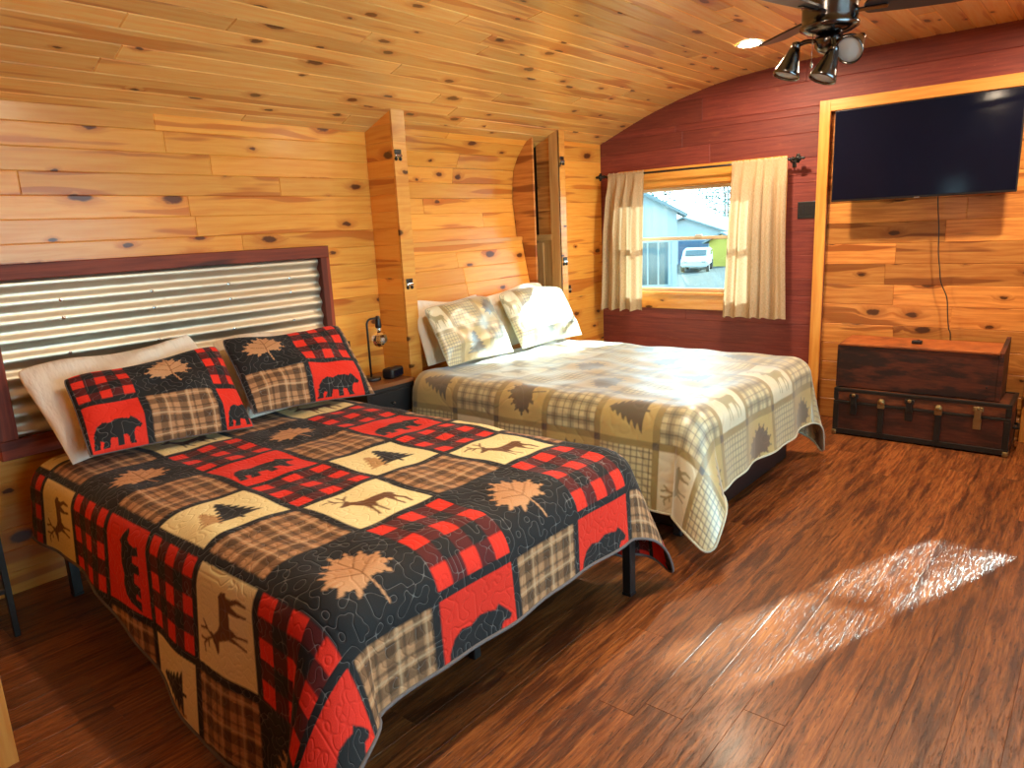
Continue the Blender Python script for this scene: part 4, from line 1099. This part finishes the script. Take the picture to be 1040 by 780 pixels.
for sx in (-1, 1):
    bm = nb(); box(bm, (sx*.845-.01, -.45, 1.0), (sx*.845+.01, 1.2, 1.32), .03, 1); obj('side_window', bm, M['dark_glass'], car)
    bm = nb(); box(bm, (sx*.58-.14, -2.17, .62), (sx*.58+.14, -2.10, .74), .02, 1); obj('headlight', bm, M['chrome'], car)
    for yy in (-1.35, 1.35):
        bm = nb(); lathe(bm, [(.2, -.1), (.31, -.1), (.33, -.05), (.33, .05), (.31, .1), (.2, .1)], 24, TR((sx*.78, yy, .33))@rot_to(X)); obj('wheel', bm, M['tyre'], car, True)
def tree(x, y, h, r, label, seed, nl=900):
    r_ = random.Random(seed); t = thing('tree', label, 'tree', (x, y, GZ))
    bm = nb(); tube(bm, smooth_pts([(0, 0, 0), (.05, .02, h*.3), (-.04, 0, h*.6), (0, 0, h*.92)]), [.16-.14*i/18 for i in range(19)], 8)
    for k in range(9):
        a = r_.uniform(0, 2*PI); z = h*r_.uniform(.35, .8); tube(bm, [(0, 0, z), (math.cos(a)*r*.5, math.sin(a)*r*.5, z+h*.12), (math.cos(a)*r*.9, math.sin(a)*r*.9, z+h*.18)], [.04, .025, .01], 6)
    obj('trunk', bm, M['bark'], t, True)
    bm = nb()
    for k in range(nl):
        a = r_.uniform(0, 2*PI); zz = r_.uniform(-1, 1); rr = r_.uniform(.35, 1)**.6
        p = Vector((math.cos(a)*math.sqrt(1-zz*zz)*r*rr, math.sin(a)*math.sqrt(1-zz*zz)*r*rr, h*.68+zz*h*.34*rr)); s_ = r_.uniform(.10, .22)
        m = TR(p)@Matrix.Rotation(r_.uniform(0, 6), 4, 'Z')@Matrix.Rotation(r_.uniform(0, 6), 4, 'X')
        vs = [bm.verts.new(m@Vector(q)) for q in ((-s_, 0, 0), (0, -s_*.5, .02), (s_, 0, 0), (0, s_*.5, .02))]; bm.faces.new(vs)
    o = obj('foliage', bm, M['leafs'], t); o['kind'] = 'stuff'
    return t
tree(-36.0, 64, 9.5, 3.4, 'pale tree left of the garage roof outside the window', 2)
tree(-27.0, 62, 9.0, 3.0, 'pale tree right of the garage outside the window', 3)
tree(-34.5, 80, 13, 4.5, 'tall pale tree far behind the white house', 5)

tree(2.3, 10.6, 8.3, 2.0, 'leafy tree outside shading the window right of the television', 8, 420)

# ------------------------------------------------------------------ light
w = bpy.data.worlds.new('sky'); SC.world = w; w.use_nodes = True; nt = w.node_tree; nt.nodes.clear()
out = nt.nodes.new('ShaderNodeOutputWorld'); bg = nt.nodes.new('ShaderNodeBackground'); tc = nt.nodes.new('ShaderNodeTexCoord'); se = nt.nodes.new('ShaderNodeSeparateXYZ'); rp = nt.nodes.new('ShaderNodeValToRGB')
nt.links.new(tc.outputs['Generated'], se.inputs[0]); nt.links.new(se.outputs[2], rp.inputs[0])
rp.color_ramp.elements[0].position = 0.0; rp.color_ramp.elements[0].color = (1.22, 1.52, 1.66, 1); rp.color_ramp.elements[1].position = .6; rp.color_ramp.elements[1].color = (.64, .84, 1.0, 1)
nt.links.new(rp.outputs[0], bg.inputs[0]); bg.inputs[1].default_value = 3.7; nt.links.new(bg.outputs[0], out.inputs[0])
sl = bpy.data.lights.new('sun', 'SUN'); sl.energy = 22; sl.angle = math.radians(1.2); sl.color = (1.0, .93, .84)
so = bpy.data.objects.new('sun', sl); COL.objects.link(so); so.location = (6, 12, 9)
so.rotation_euler = Vector((-.37, -1, -.49)).to_track_quat('-Z', 'Y').to_euler()
def portal(loc, sx, sy, d):
    l = bpy.data.lights.new('window_portal', 'AREA'); l.shape = 'RECTANGLE'; l.size = sx; l.size_y = sy; l.cycles.is_portal = True
    o = bpy.data.objects.new('window_portal', l); COL.objects.link(o); o.location = loc; o.rotation_euler = Vector(d).to_track_quat('-Z', 'Z').to_euler()
portal((-2.6, YW+.16, 1.34), 1.25, .9, (0, -1, 0)); portal((.51, YW+.16, 1.34), 1.25, .9, (0, -1, 0))
portal((XR+.13, 2.1, 1.07), 3.25, 1.95, (-1, 0, 0)); portal((-1.815, YB-.13, 1.57), .3, .7, (0, 1, 0))

# ------------------------------------------------------------------ camera
cam = bpy.data.cameras.new('camera'); co = bpy.data.objects.new('camera', cam); COL.objects.link(co); SC.camera = co
cam.sensor_fit = 'HORIZONTAL'; cam.sensor_width = 36; cam.lens = 36*718.286/1040; cam.clip_start = .05; cam.clip_end = 300
yaw, pit, rol = .706103584, .217014569, -.0473258597
f = Vector((-math.sin(yaw)*math.cos(pit), math.cos(yaw)*math.cos(pit), -math.sin(pit))); ri = Vector((math.cos(yaw), math.sin(yaw), 0)); up = ri.cross(f)
r2 = math.cos(rol)*ri+math.sin(rol)*up; u2 = -math.sin(rol)*ri+math.cos(rol)*up
co.matrix_world = Matrix(((r2.x, u2.x, -f.x, 0), (r2.y, u2.y, -f.y, 0), (r2.z, u2.z, -f.z, 1.5), (0, 0, 0, 1)))
SC.view_settings.view_transform = 'Standard'; SC.view_settings.look = 'None'; SC.view_settings.exposure = 0.62; SC.view_settings.gamma = 1.0; SC.view_settings.use_curve_mapping = False
SC.cycles.max_bounces = 8; SC.cycles.transparent_max_bounces = 12; SC.cycles.sample_clamp_indirect = 6; SC.cycles.caustics_reflective = False; SC.cycles.caustics_refractive = False
SC.cycles.use_denoising = True
